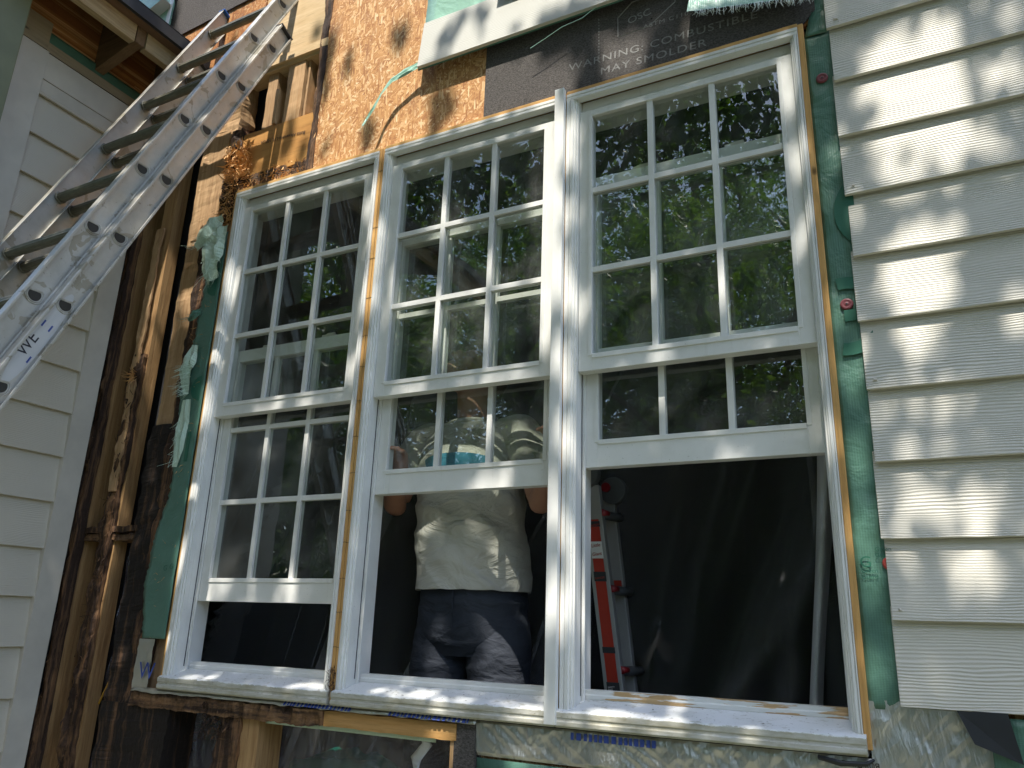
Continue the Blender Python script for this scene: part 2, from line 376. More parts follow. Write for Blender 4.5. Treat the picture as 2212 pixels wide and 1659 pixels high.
LVL = m_wood('laminated header', (.40, .185, .05), (.54, .29, .09), 'x', .22, rotc=(.10, .05, .02), gs=.35, bump=.25)
HON = m_wood('orange sill plate', (.38, .20, .06), (.50, .29, .11), 'x', .35, bump=.3)
PLY = m_wood('plywood', (.52, .36, .19), (.66, .50, .30), 'x', .1, gs=.4)
RAFT = m_wood('rafter', (.13, .075, .04), (.22, .14, .075), 'x', .2)
CREAM = m_wood('pale fascia board', (.33, .23, .12), (.52, .39, .23), 'y', .35, rotc=(.09, .04, .02))
BROWN = m_wood('brown fascia board', (.13, .075, .045), (.20, .12, .075), 'y', .2)
DECKB = m_wood('roof deck underside', (.04, .02, .016), (.08, .04, .03), 'y', .3)
OSB = m_osb('osb sheathing'); OSBD = m_osb('stained osb', (.75, .62, .5), .3)
WRAP = m_wrap('green house wrap'); WRAPL = m_wrap('pale torn house wrap', (.47, .60, .49)); WRAPD = m_plain('dark green print', (.02, .12, .075), .45)
WRAPU = m_wrap('light green house wrap', (.27, .46, .36))  # lighter green than the main wrap
FELT = m_felt(); FOIL = m_foil(); FOILD = m_foil('dirty silver tape', (.62, .62, .55))
BLUEP = m_plain('blue print', (.03, .06, .26), .5); PRINT = m_plain('worn grey print', (.25, .245, .235), .8, var=.3, scale=50); INK = m_plain('black ink', (.04, .025, .015), .8)
BLACK = m_plain('cavity shade black', (.010, .010, .012), .9); BLK = m_plain('black membrane', (.018, .02, .024), .5, var=.3)
ALU = m_alu(); RUNGM = m_plain('grimy shaded fluted aluminium', (.20, .19, .15), .5, .35, var=.25, scale=30); ALUD = m_plain('rung hollow shade', (.03, .026, .02), .7); DKM = m_plain('dark plastic', (.03, .03, .035), .5)  # rung metal darkened for its grime and its shaded undersides
GLASS = m_glass(); FILM = m_plastic('plastic film', .10); FILMB = m_plastic('plastic film over the framing', .30, (.20, .17, .21)); FILMV = m_plastic('bright plastic fold', .85, (.80, .80, .84))
WHTAPE = m_plain('white seam tape', (.75, .77, .76), .45)

# ------------------------------------------------------------------ setting
def struct(o, kind='structure'): o['kind'] = kind; return o
t = NT('leaf litter ground'); n1 = t.noise(1.2, 6); n2 = t.noise(28, 6, .7)
GRND = t.fin(t.mix(t.ramp(n1, [(.4, 0.0), (.6, 1.0)]), t.mix(n2, (.05, .075, .03), (.15, .18, .09)), t.mix(n2, (.11, .10, .085), (.27, .255, .23))), .9, t.bump(n2, .8, .03))
mb = MB(); N = 24; 
for i in range(N):
    for j in range(N):
        x0, x1 = [-60 + 120 * q / N for q in (i, i + 1)]; y0, y1 = [-90 + 130 * q / N for q in (j, j + 1)]
        mb.add([(x0, y0, 0), (x1, y0, 0), (x1, y1, 0), (x0, y1, 0)], [(0, 1, 2, 3)])
struct(mb.obj('ground', GRND))
# room behind the windows; its gloom is put into the wall and floor colours
DARKW = m_plain('dim room colour', (.022, .024, .028), .8, var=.2, scale=3); DKFL = m_plain('dark room floor', (.06, .045, .035), .7)
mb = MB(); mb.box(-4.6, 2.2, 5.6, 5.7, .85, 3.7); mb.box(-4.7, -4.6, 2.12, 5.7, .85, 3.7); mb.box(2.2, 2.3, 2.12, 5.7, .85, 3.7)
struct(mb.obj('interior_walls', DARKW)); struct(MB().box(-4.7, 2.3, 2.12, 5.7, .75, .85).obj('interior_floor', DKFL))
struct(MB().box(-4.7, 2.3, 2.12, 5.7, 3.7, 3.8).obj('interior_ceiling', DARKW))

# ------------------------------------------------------------------ stripped front wall
wall = empty('stripped_wall', (-1.5, 2.0, 0)); wall.location = (0, 0, 0)
tag(wall, 'main house wall stripped to studs, rotted wood, orange board and green wrap around the three windows', 'wall')
# backing behind the face: leaves the window band and the lower openings free
mb = MB()
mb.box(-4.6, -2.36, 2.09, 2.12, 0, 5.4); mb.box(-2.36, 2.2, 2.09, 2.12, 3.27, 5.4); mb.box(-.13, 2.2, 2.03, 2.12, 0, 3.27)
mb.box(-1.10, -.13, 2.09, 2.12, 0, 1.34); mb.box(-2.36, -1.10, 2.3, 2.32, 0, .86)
mb.obj('wall_backing', BLACK, wall)  # black colour stands in for the shade of the stud cavities
mb = MB(); mb.box(-.13, 2.6, 1.982, 2.03, .1, 5.2); mb.box(-1.1, -.13, 1.985, 2.09, .1, 1.33)
mb.obj('sheathing', OSB, wall)
# studs left of the windows
rough_board('stud', STUDY, -2.996, -2.929, 1.990, 2.075, .2, 4.2, 80, .002, .001, wall, seed=1)
rough_board('rotted_edge', ROT, -2.955, -2.925, 1.945, 1.988, .2, 3.7, 120, .012, .008, wall, seed=2)
rough_board('stud', STUDY, -2.822, -2.750, 1.996, 2.05, .2, 4.2, 80, .002, .001, wall, seed=3)
rough_board('rotted_edge', ROT, -2.826, -2.757, 1.978, 1.995, .2, 2.62, 150, .012, .011, wall, seed=4)
rough_board('splintered_edge', STUD, -2.818, -2.775, 1.974, 1.982, 2.05, 3.2, 120, .005, .007, wall, seed=5)
rough_board('stud', STUD, -2.600, -2.372, 1.992, 2.08, .2, 3.25, 120, .004, .003, wall, seed=6)
rough_board('stud', STUD, -2.615, -2.46, 1.984, 1.992, 2.0, 3.62, 90, .004, .005, wall, topjag=.02, seed=16)
rough_board('rotted_stud', ROTB, -2.625, -2.44, 1.975, 1.99, .2, 2.30, 160, .012, .008, wall, seed=7)
rough_board('rotted_stud', ROT, -2.51, -2.42, 1.968, 1.985, 1.4, 3.1, 110, .010, .014, wall, seed=8)
rough_board('blocking', ROT, -2.925, -2.61, 1.980, 2.05, 1.892, 1.915, 40, .006, .006, wall, axis='x', seed=9)
rough_board('blocking', ROTX, -2.925, -2.61, 1.985, 2.05, 1.862, 1.886, 40, .008, .006, wall, axis='x', seed=19)
# header over the left window, broken opening above, plywood band
rough_board('header', LVL, -2.39, -1.955, 1.984, 2.06, 3.33, 3.555, 40, .001, .002, wall, axis='x', seed=10)
rough_board('rotted_header', ROTX, -2.40, -1.955, 1.983, 2.05, 3.262, 3.34, 90, .010, .010, wall, axis='x', seed=11)
rough_board('plywood_band', PLY, -2.50, -1.95, 1.984, 2.06, 3.845, 4.6, 20, .001, .001, wall, axis='x', seed=12)
mb = MB(); mb.box(-2.42, -1.95, 1.972, 1.985, 3.862, 3.90); mb.obj('plywood_lip', PLY, wall)
for i, (a, b, y0, z0, z1, m) in enumerate([(-2.165, -2.075, 1.99, 3.55, 3.86, STUDN), (-2.065, -2.055, 2.0, 3.55, 3.86, STUD), (-2.29, -2.235, 2.0, 3.55, 3.86, STUD), (-2.222, -2.205, 1.985, 3.57, 3.74, STUDN)]):
    rough_board('cripple_stud', m, a, b, y0, 2.085, z0, z1, 16, .002, .002, wall, topjag=.0, seed=20 + i)
mb = MB().box(-2.05, -1.96, 2.04, 2.05, 3.55, 3.86); mb.obj('inner_board', STUDN, wall)
rough_board('rotted_stud', STUD, -2.60, -2.42, 1.987, 2.07, 3.1, 3.86, 50, .012, .012, wall, seed=31)
rough_board('rotted_stud', ROT, -2.44, -2.375, 1.978, 2.05, 3.15, 3.60, 60, .016, .016, wall, topjag=.05, seed=32)
# splinters of the broken header end and rot
mb = MB()
def splinters(mb, n, xr, zr, yr, ln, r, dirf):
    for _ in range(n):
        p = np.array([R_.uniform(*xr), R_.uniform(*yr), R_.uniform(*zr)]); d = dirf(); d = d / np.linalg.norm(d); l = R_.uniform(*ln)
        q = p + d * l; m_ = (p + q) / 2 + np.array([R_.uniform(-.2, .2) for _ in range(3)]) * l
        mb.tube([p, m_, q], [R_.uniform(*r), R_.uniform(*r), .0002], 4, flat=.4)
splinters(mb, 420, (-2.43, -2.30), (3.33, 3.50), (1.955, 1.99), (.01, .05), (.0012, .004), lambda: np.array([R_.gauss(.3, 1), R_.gauss(-.8, .4), R_.gauss(-.2, .9)]))
splinters(mb, 200, (-2.42, -2.355), (3.10, 3.34), (1.955, 1.985), (.01, .04), (.001, .003), lambda: np.array([R_.gauss(.2, 1), R_.gauss(-.8, .4), R_.gauss(-.3, 1)]))
splinters(mb, 130, (-2.33, -2.0), (3.27, 3.34), (1.965, 1.98), (.01, .035), (.0008, .0022), lambda: np.array([R_.gauss(0, 1), R_.gauss(-.6, .3), R_.gauss(-.2, 1)]))
splinters(mb, 90, (-2.46, -2.36), (1.5, 3.0), (1.955, 1.97), (.008, .03), (.0008, .0022), lambda: np.array([R_.gauss(-.6, .6), R_.gauss(-.8, .3), R_.gauss(0, 1)]))
splinters(mb, 40, (-2.79, -2.77), (2.50, 2.54), (1.955, 1.975), (.01, .05), (.001, .003), lambda: np.array([R_.gauss(-.6, .8), R_.gauss(-.8, .3), R_.gauss(0, 1)]))
mb.obj('splinters', SPL, wall, )['kind'] = 'stuff'
mb = MB()
splinters(mb, 120, (-2.82, -2.76), (.9, 2.5), (1.965, 1.98), (.008, .04), (.001, .003), lambda: np.array([R_.gauss(0, .4), R_.gauss(-.5, .3), R_.gauss(0, 1.5)]))
splinters(mb, 120, (-2.95, -2.925), (.9, 3.2), (1.94, 1.96), (.008, .03), (.001, .0026), lambda: np.array([R_.gauss(.4, .4), R_.gauss(-.5, .3), R_.gauss(0, 1.5)]))
splinters(mb, 260, (-2.14, -1.97), (1.22, 1.345), (1.955, 1.985), (.006, .03), (.001, .0035), lambda: np.array([R_.gauss(0, 1), R_.gauss(-.8, .4), R_.gauss(-.5, 1)]))
mb.obj('rot_fibres', ROT, wall)['kind'] = 'stuff'
# sheathing sheets above the windows
def slab(name, mat, outline, y0, y1, parent):
    n = len(outline); vs = [(x, y0, z) for x, z in outline] + [(x, y1, z) for x, z in outline]
    fs = [tuple(range(n)), tuple(range(n, 2 * n))[::-1]] + [(i, n + i, n + (i + 1) % n, (i + 1) % n) for i in range(n)]
    return MB().add(vs, fs).obj(name, mat, parent)
def jag(a, b, n, amp, s=0):
    return [(a[0] + (b[0] - a[0]) * i / n + amp * (nz((i * .37, s, 0)) + R_.uniform(-.4, .4)), a[1] + (b[1] - a[1]) * i / n + amp * .5 * nz((i * .5, s, 4))) for i in range(n + 1)]
slab('orange_sheathing', OSB, jag((-1.962, 4.7), (-1.972, 3.262), 70, .006) + [(-1.16, 3.262), (-1.16, 4.7)], 1.977, 1.990, wall)
slab('orange_sheathing', OSBD, [(-2.97, 4.6)] + jag((-2.99, 3.9), (-2.35, 4.02), 30, .01, 3) + [(-2.35, 4.6)], 1.975, 1.990, wall)
slab('building_paper', FELT, [(-3.0, 4.7), (-2.985, 4.29)] + jag((-2.98, 4.255), (-2.40, 4.30), 30, .004, 5) + [(-2.40, 4.7)], 1.966, 1.971, wall)
slab('building_paper', FELT, [(-1.181, 4.5), (-1.181, 3.264)] + jag((-1.18, 3.262), (-.135, 3.266), 120, .004, 9) + [(-.10, 3.30), (-.10, 4.5)], 1.968, 1.973, wall)
mb = MB().box(-1.16, -.1, 1.976, 1.99, 3.262, 4.5); mb.obj('sheathing_edge', OSBD, wall)
rough_board('rotted_edge', ROT, -1.985, -1.948, 1.9735, 1.985, 3.27, 4.4, 90, .004, .010, wall, seed=61)
# paper print
bp_ = [('WARNING: COMBUSTIBLE', .027, (-.862, 1.9675, 3.352), 1.22, 0.03), ('MAY SMOLDER', .027, (-.752, 1.9675, 3.300), 1.22, .03), ('ASTM C1105', .015, (-.605, 1.9675, 3.425), 1.25, 0.01)]
pr = empty('paper_print'); pr.parent = wall
for b, h, l, sx, rr in bp_:
    text(b, h, l, PRINT, wall, 'paper_lettering', (rad(90), rr, 0), sx * 1.0, 0, 1.14)
bpy.data.objects.remove(pr)
mb = MB(); hs = [(-.690, 3.425), (-.690, 3.50), (-.64, 3.545), (-.52, 3.545), (-.50, 3.52), (-.50, 3.49), (-.585, 3.43)]
for i in range(len(hs)):
    a, b = hs[i], hs[(i + 1) % len(hs)]; mb.tube([(a[0], 1.9685, a[1]), (b[0], 1.9685, b[1])], .002, 4)
for i in range(14): z = 3.36 + i * .012; mb.box(-.757, -.754, 1.9672, 1.9678, z, z + .006)
mb.obj('paper_emblem', PRINT, wall)
text('OSC', .026, (-.655, 1.9675, 3.462), PRINT, wall, 'paper_lettering', (rad(90), -.15, 0), 1.1, 0)
text('Boise Alexandria-LVL VERSA', .016, (-2.02, 1.982, 3.475), INK, wall, 'ink_lettering', (rad(90), rad(180) + .08, 0), .92, .0001)
# green wrap pieces
sheet('house_wrap', WRAP, [(1.452, -.137), (3.215, -.137)], [(1.452, -.04), (3.215, -.05)], 1.972, 120, 8, wall, .006, .002, .001, seed=3)
sheet('house_wrap', WRAP, [(3.214, -.137), (3.36, -.092)], [(3.214, -.05), (3.36, -.05)], 1.971, 12, 6, wall, .006, .003, .001, seed=4)
sheet('house_wrap', WRAP, [(1.515, -2.458), (1.69, -2.492), (1.90, -2.474), (2.0, -2.442), (2.12, -2.44), (2.42, -2.468), (2.58, -2.445), (2.84, -2.432), (3.08, -2.40)], [(1.515, -2.344), (3.08, -2.344)], 1.958, 150, 8, wall, .004, .006, .0, seed=6)
sheet('house_wrap', WRAP, [(.1, -1.105), (1.262, -1.105)], [(.1, .6), (1.262, .6)], 1.974, 30, 12, wall, .004, seed=8)
sheet('house_wrap', WRAP, [(.9, .085), (1.452, .085)], [(.9, .6), (1.452, .6)], 1.962, 30, 8, wall, .004, seed=9)
sheet('house_wrap', WRAPU, [(3.70, -1.452), (4.3, -1.452)], [(3.70, -.9), (4.3, -.9)], 1.965, 30, 12, wall, .005, .003, seed=10)
sheet('house_wrap', WRAPU, [(4.2, -3.6), (4.9, -3.6)], [(4.2, -2.985), (4.9, -2.985)], 1.962, 30, 12, wall, .004, .0, .006, seed=11)
mb = MB()
for q in [[(-3.2, 4.62), (-3.0, 4.66)], [(-3.35, 4.35), (-3.0, 4.47)], [(-3.02, 4.2), (-3.0, 4.8)]]:
    a, b = q; mb.tube([(a[0], 1.957, a[1]), (b[0], 1.957, b[1])], .045, 4, flat=.03)
mb.obj('seam_tape', WHTAPE, wall)
# large G letters and the small repeated mark printed on the wrap
def arc_band(cx, cz, r0, r1, a0, a1, y, xmin=-9, xmax=9, n=24):
    mb = MB(); vs = []
    for i in range(n + 1):
        a = rad(a0 + (a1 - a0) * i / n)
        for r in (r0, r1): vs.append((min(max(cx + r * math.cos(a), xmin), xmax), y, cz + r * math.sin(a)))
    mb.add(vs, [(2 * i, 2 * i + 1, 2 * i + 3, 2 * i + 2) for i in range(n)]); return mb
mb = arc_band(.02, 2.645, 0.0001, .125, 100, 260, 1.9635, -.137, -.055)
mb.obj('wrap_lettering', WRAPD, wall)
mb = arc_band(-.10, 2.36, .072, .104, 100, -40, 1.9632, -.136, -.045); mb.add(*[[(-.105, 1.9632, 2.345), (-.055, 1.9632, 2.345), (-.055, 1.9632, 2.375), (-.105, 1.9632, 2.375)], [(0, 1, 2, 3)]])
mb2 = arc_band(-.10, 2.36, .072, .104, -35, -100, 1.9632, -.136, -.045); mb.add(mb2.v, mb2.f); mb.obj('wrap_lettering', WRAPD, wall)
text('G', .025, (-.126, 1.9635, 1.750), WRAPD, wall, 'wrap_lettering', bold=0)
text('Green\nGuard', .0095, (-.124, 1.9635, 1.738), WRAPD, wall, 'wrap_lettering', bold=0)
text('Green\nGuard', .0095, (-.092, 1.9635, 1.785), WRAPD, wall, 'wrap_lettering', bold=0)
mb = arc_band(-2.36, 2.86, .0001, .06, 90, 270, 1.9535, -2.41, -2.354); mb.obj('wrap_lettering', WRAPD, wall)
mb = arc_band(-2.36, 2.42, .0001, .05, 90, 270, 1.9535, -2.41, -2.354); mb.obj('wrap_lettering', WRAPD, wall)
MB().box(-2.39, -2.372, 1.9532, 1.9536, 2.14, 2.25).obj('wrap_lettering', WRAPD, wall)
for zz in (1.745, 1.75): text('G', .02, (-2.405 + (zz > 1.747) * .03, 1.9535, zz), WRAPD, wall, 'wrap_lettering', bold=0)
# foil flashing along the bottom
def foil_sheet(name, mat, x0, x1, zt, zb, Y, seed, parent, amp=.010):
    nx, nzz = int((x1 - x0) / .006), 40; vs = []; fs = []
    for i in range(nzz + 1):
        for k in range(nx + 1):
            x = x0 + (x1 - x0) * k / nx; a = zt(x); b = zb(x); z = b + (a - b) * i / nzz
            r1 = abs(nz((x * 22 + z * 30, seed, z * 6))); r2 = abs(nz((x * 9 - z * 14, seed + 3, z * 12)))
            r3 = nz((x * 110, seed, z * 26))
            fade = min(1, i / 4, (nzz - i) / 3 + .3)
            vs.append((x, Y - amp * fade * (1.0 - 1.8 * r1 + .6 - 1.2 * r2 + .22 * r3) * .5, z))
    for i in range(nzz):
        for k in range(nx): q = i * (nx + 1) + k; fs.append((q, q + 1, q + nx + 2, q + nx + 1))
    return MB().add(vs, fs).obj(name, mat, parent, smooth=True)
foil_sheet('foil_flashing', FOIL, -1.108, -.14, lambda x: 1.352, lambda x: 1.268 - max(0, x + .72) * .35, 1.971, 2, wall)
foil_sheet('foil_flashing', FOIL, -.139, .10, lambda x: 1.470, lambda x: 1.0, 1.970, 5, wall, .006)
foil_sheet('foil_tape', FOILD, -2.470, -2.392, lambda x: 1.513, lambda x: 1.345, 1.957, 7, wall, .006)
mb = MB(); vs = []; n = 120
for i in range(n + 1):
    x = -2.46 + 1.36 * i / n; dz = .006 * nz((x * 7, 1, 0)) + .004 * nz((x * 25, 4, 0))
    vs += [(x, 1.945 + .004 * nz((x * 20, 2, 2)), 1.345 + dz), (x, 1.955, 1.357)]
mb.add(vs, [(2 * i, 2 * i + 2, 2 * i + 3, 2 * i + 1) for i in range(n)])
o = mb.obj('foil_tape', FOILD, wall, smooth=True); s_ = o.modifiers.new('t', 'SOLIDIFY'); s_.thickness = .001
text('W', .055, (-2.440, 1.948, 1.385), BLUEP, wall, 'tape_lettering', bold=0)
mb = MB()
for xa, xb in [(-1.77, -1.52), (-1.38, -1.12)]:
    x = xa
    while x < xb: wdt = R_.uniform(.005, .011); mb.add([(x, 1.9425, 1.346), (x + wdt, 1.9425, 1.346), (x + wdt, 1.9515, 1.356), (x, 1.9515, 1.356)], [(0, 1, 2, 3)]); x += wdt + R_.uniform(.003, .008)
x = -.83
while x < -.62: wdt = R_.uniform(.008, .014); mb.add([(x, 1.9575, 1.330), (x + wdt, 1.9575, 1.330), (x + wdt, 1.9575, 1.347), (x, 1.9575, 1.347)], [(0, 1, 2, 3)]); x += wdt + R_.uniform(.003, .007)
mb.obj('tape_lettering', BLUEP, wall)
text('BUILDING', .012, (-.125, 1.960, 1.345), INK, wall, 'tape_lettering', (rad(90), rad(180), 0))
# framing under the windows
rough_board('rough_sill', ROTX, -2.47, -1.62, 1.955, 2.08, 1.295, 1.342, 120, .010, .006, wall, axis='x', seed=41)
rough_board('rough_sill', HON, -1.62, -1.165, 1.958, 2.08, 1.298, 1.340, 20, .001, .002, wall, axis='x', seed=42)
rough_board('lower_stud', ROTB, -2.62, -2.28, 1.965, 2.08, .2, 1.30, 90, .012, .006, wall, seed=43)
rough_board('lower_stud', ROT, -2.055, -1.965, 1.965, 2.06, .2, 1.31, 90, .014, .022, wall, seed=44)
rough_board('lower_stud', STUDY, -1.962, -1.885, 1.975, 2.08, .2, 1.30, 10, .001, .001, wall, seed=45)
MB().box(-1.172, -1.107, 1.962, 1.99, .2, 1.352).obj('paper_covered_stud', FELT, wall)
MB().box(-1.185, -1.173, 1.965, 2.08, .2, 1.30).obj('stud_edge', STUDN, wall)
sheet('torn_strip', WRAPL, [(1.282, -1.88), (1.302, -1.88)], [(1.282, -1.25), (1.302, -1.25)], 1.998, 4, 60, wall, .004, seed=12)

# ------------------------------------------------------------------ right siding
rs = empty('siding_wall', (.6, 1.95, 0)); rs.location = (0, 0, 0)
tag(rs, 'beige wood-grained lap siding right of the windows, dappled with sun', 'siding')
mb = MB(); pitch = .175
for i in range(-1, 18):
    z = 1.461 + i * pitch
    if i < 0: continue
    x0 = -.073 + .003 * math.sin(i * 2.3); vs = []; fs = []
    n = 40
    # slightly wavy cut left end
    prof = [(1.949, z), (1.961, z), (1.977, z + pitch + .03), (1.969, z + pitch + .03)]
    mb.ext(prof, 'x', x0, 2.4)
mb.obj('siding_boards', SID, rs, bevel=.0012)
mb = MB()
for i in range(17):
    z = 1.461 + i * pitch
    if i % 3 == 1: mb.tube([(-.055 + R_.uniform(0, .012), 1.9495, z + .022), (-.055, 1.9475, z + .022)], .003, 8)
mb.obj('siding_nails', TRIM, rs)
sb = empty('siding_board'); tag(sb, 'loose grey siding board jutting out over the black building paper', 'siding board')
mb = MB(); prof = [(1.928, 3.545), (1.940, 3.543), (1.962, 3.758), (1.952, 3.760)]; mb.ext(prof, 'x', -1.452, -.2); mb.obj('board', SIDLOOSE, sb, bevel=.001)
mb = MB(); mb.ext([(1.9395, 3.546), (1.942, 3.538), (1.955, 3.60), (1.952, 3.60)], 'x', -1.455, -.46); mb.obj('wrap_edge', WRAP, sb)
sb2 = empty('siding_board'); tag(sb2, 'short siding board end at the top edge above the loose board', 'siding board')
mb = MB(); mb.ext([(1.925, 3.735), (1.937, 3.733), (1.960, 3.95), (1.950, 3.95)], 'x', -1.13, -.2); mb.obj('board', SIDLOOSE, sb2, bevel=.001)

# ------------------------------------------------------------------ left return wall and its eave
lw = empty('return_wall'); tag(lw, 'short beige sided wall with white corner board, left edge behind the aluminium ladder', 'wall')
X0 = -2.94
mb = MB(); z = 1.468 - 7 * .1755
while z < 3.60:
    prof = [(X0 + .001, z), (X0 - .011, z), (X0 - .028, z + .205), (X0 - .019, z + .205)]
    mb.ext([(p[0], p[1]) for p in prof], 'y', 1.43, 1.845); z += .1755
mb.obj('siding_boards', SIDL, lw, bevel=.001)
MB().box(X0 - .025, X0 + .010, 1.300, 1.438, 0, 3.765).obj('corner_board', TRIM, lw, bevel=.002)
rough_board('trim_board', TRIM, X0 - .02, X0 + .008, 1.842, 1.93, 0, 3.64, 60, .002, .001, lw, seed=50)
MB().box(X0 - .02, X0 + .004, 1.439, 1.93, 3.642, 3.762).obj('frieze_board', TRIM, lw, bevel=.002)
MB().box(X0 - .02, X0 + .001, 1.439, 1.93, 3.585, 3.640).obj('trim_strip', TRIM, lw, bevel=.001)
rough_board('soffit_ledger', TAN, X0 - .03, X0 - .004, 1.30, 1.96, 3.772, 3.815, 2, 0, 0, lw)
MB().box(X0 - .025, X0 + .004, 1.30, 1.43, 3.772, 3.90).obj('ledger_block', TAN, lw, bevel=.001)
sheet('green_strip', WRAP, [(3.80, -1.96), (3.865, -1.96)], [(3.80, -1.30), (3.865, -1.30)], 0, 6, 20, None, .002)
o = bpy.data.objects['green_strip']; o.parent = lw; o.rotation_euler = (0, 0, rad(90)); o.location = (X0 - .008, 0, 0)
o.data.transform(Matrix.Scale(-1, 4, (1, 0, 0)))
MB().box(X0 - .05, X0 - .02, 1.0, 2.0, 3.80, 4.3).obj('upper_sheathing', OSBD, lw)
MB().box(X0 - .30, X0 - .03, 1.0, 1.29, 0, 4.2).obj('wall_end', TRIM, lw)
MB().box(X0 - .4, X0 - .03, 1.29, 2.1, 0, 3.8).obj('wall_core', BLACK, lw)
ev = empty('roof_eave'); tag(ev, 'open eave with bare rafters, cream board and black edge, top left above the return wall', 'eave')
mb = MB(); mb.ext([(-3.6, 4.30), (-2.66, 4.025), (-2.66, 4.040), (-3.6, 4.315)], 'y', -.6, 1.97); mb.obj('roof_deck', DECKB, ev)
mb = MB(); mb.ext([(-3.6, 4.317), (-2.655, 4.0415), (-2.655, 4.044), (-3.6, 4.33)], 'y', -.6, 1.96); mb.obj('roofing', BLK, ev)
MB().box(-2.654, -2.638, -.6, 1.96, 3.967, 4.022).obj('black_edge', BLK, ev)
MB().box(-2.698, -2.655, -.6, 1.965, 3.966, 4.018).obj('outer_fascia', BROWN, ev)
mb = MB().box(-2.735, -2.700, -.6, 1.632, 3.886, 4.012); mb.obj('inner_fascia', CREAM, ev, bevel=.002)
mb = MB().box(-2.735, -2.700, 1.684, 1.965, 3.886, 4.012); mb.obj('inner_fascia', CREAM, ev, bevel=.002)
for y in (.83, 1.23, 1.637, 1.955 - .04):
    mb = MB(); mb.ext([(-3.05, 3.80), (-2.94, 3.835), (-2.74, 3.89), (-2.702, 3.892), (-2.702, 4.01), (-3.05, 4.12)], 'y', y, y + .042); mb.obj('rafter', RAFT, ev, bevel=.002)
ds = empty('downspout'); tag(ds, 'weathered green-grey gutter end hanging at the top left corner', 'gutter')
mb = MB(); mb.ext([(-2.93, 1.05), (-2.86, 1.04), (-2.83, 1.10), (-2.83, 1.285), (-2.93, 1.295)], 'z', 2.9, 3.95)
mb.obj('pipe', m_plain('green grey gutter paint', (.20, .22, .13), .45, var=.2, scale=8), ds, bevel=.004)

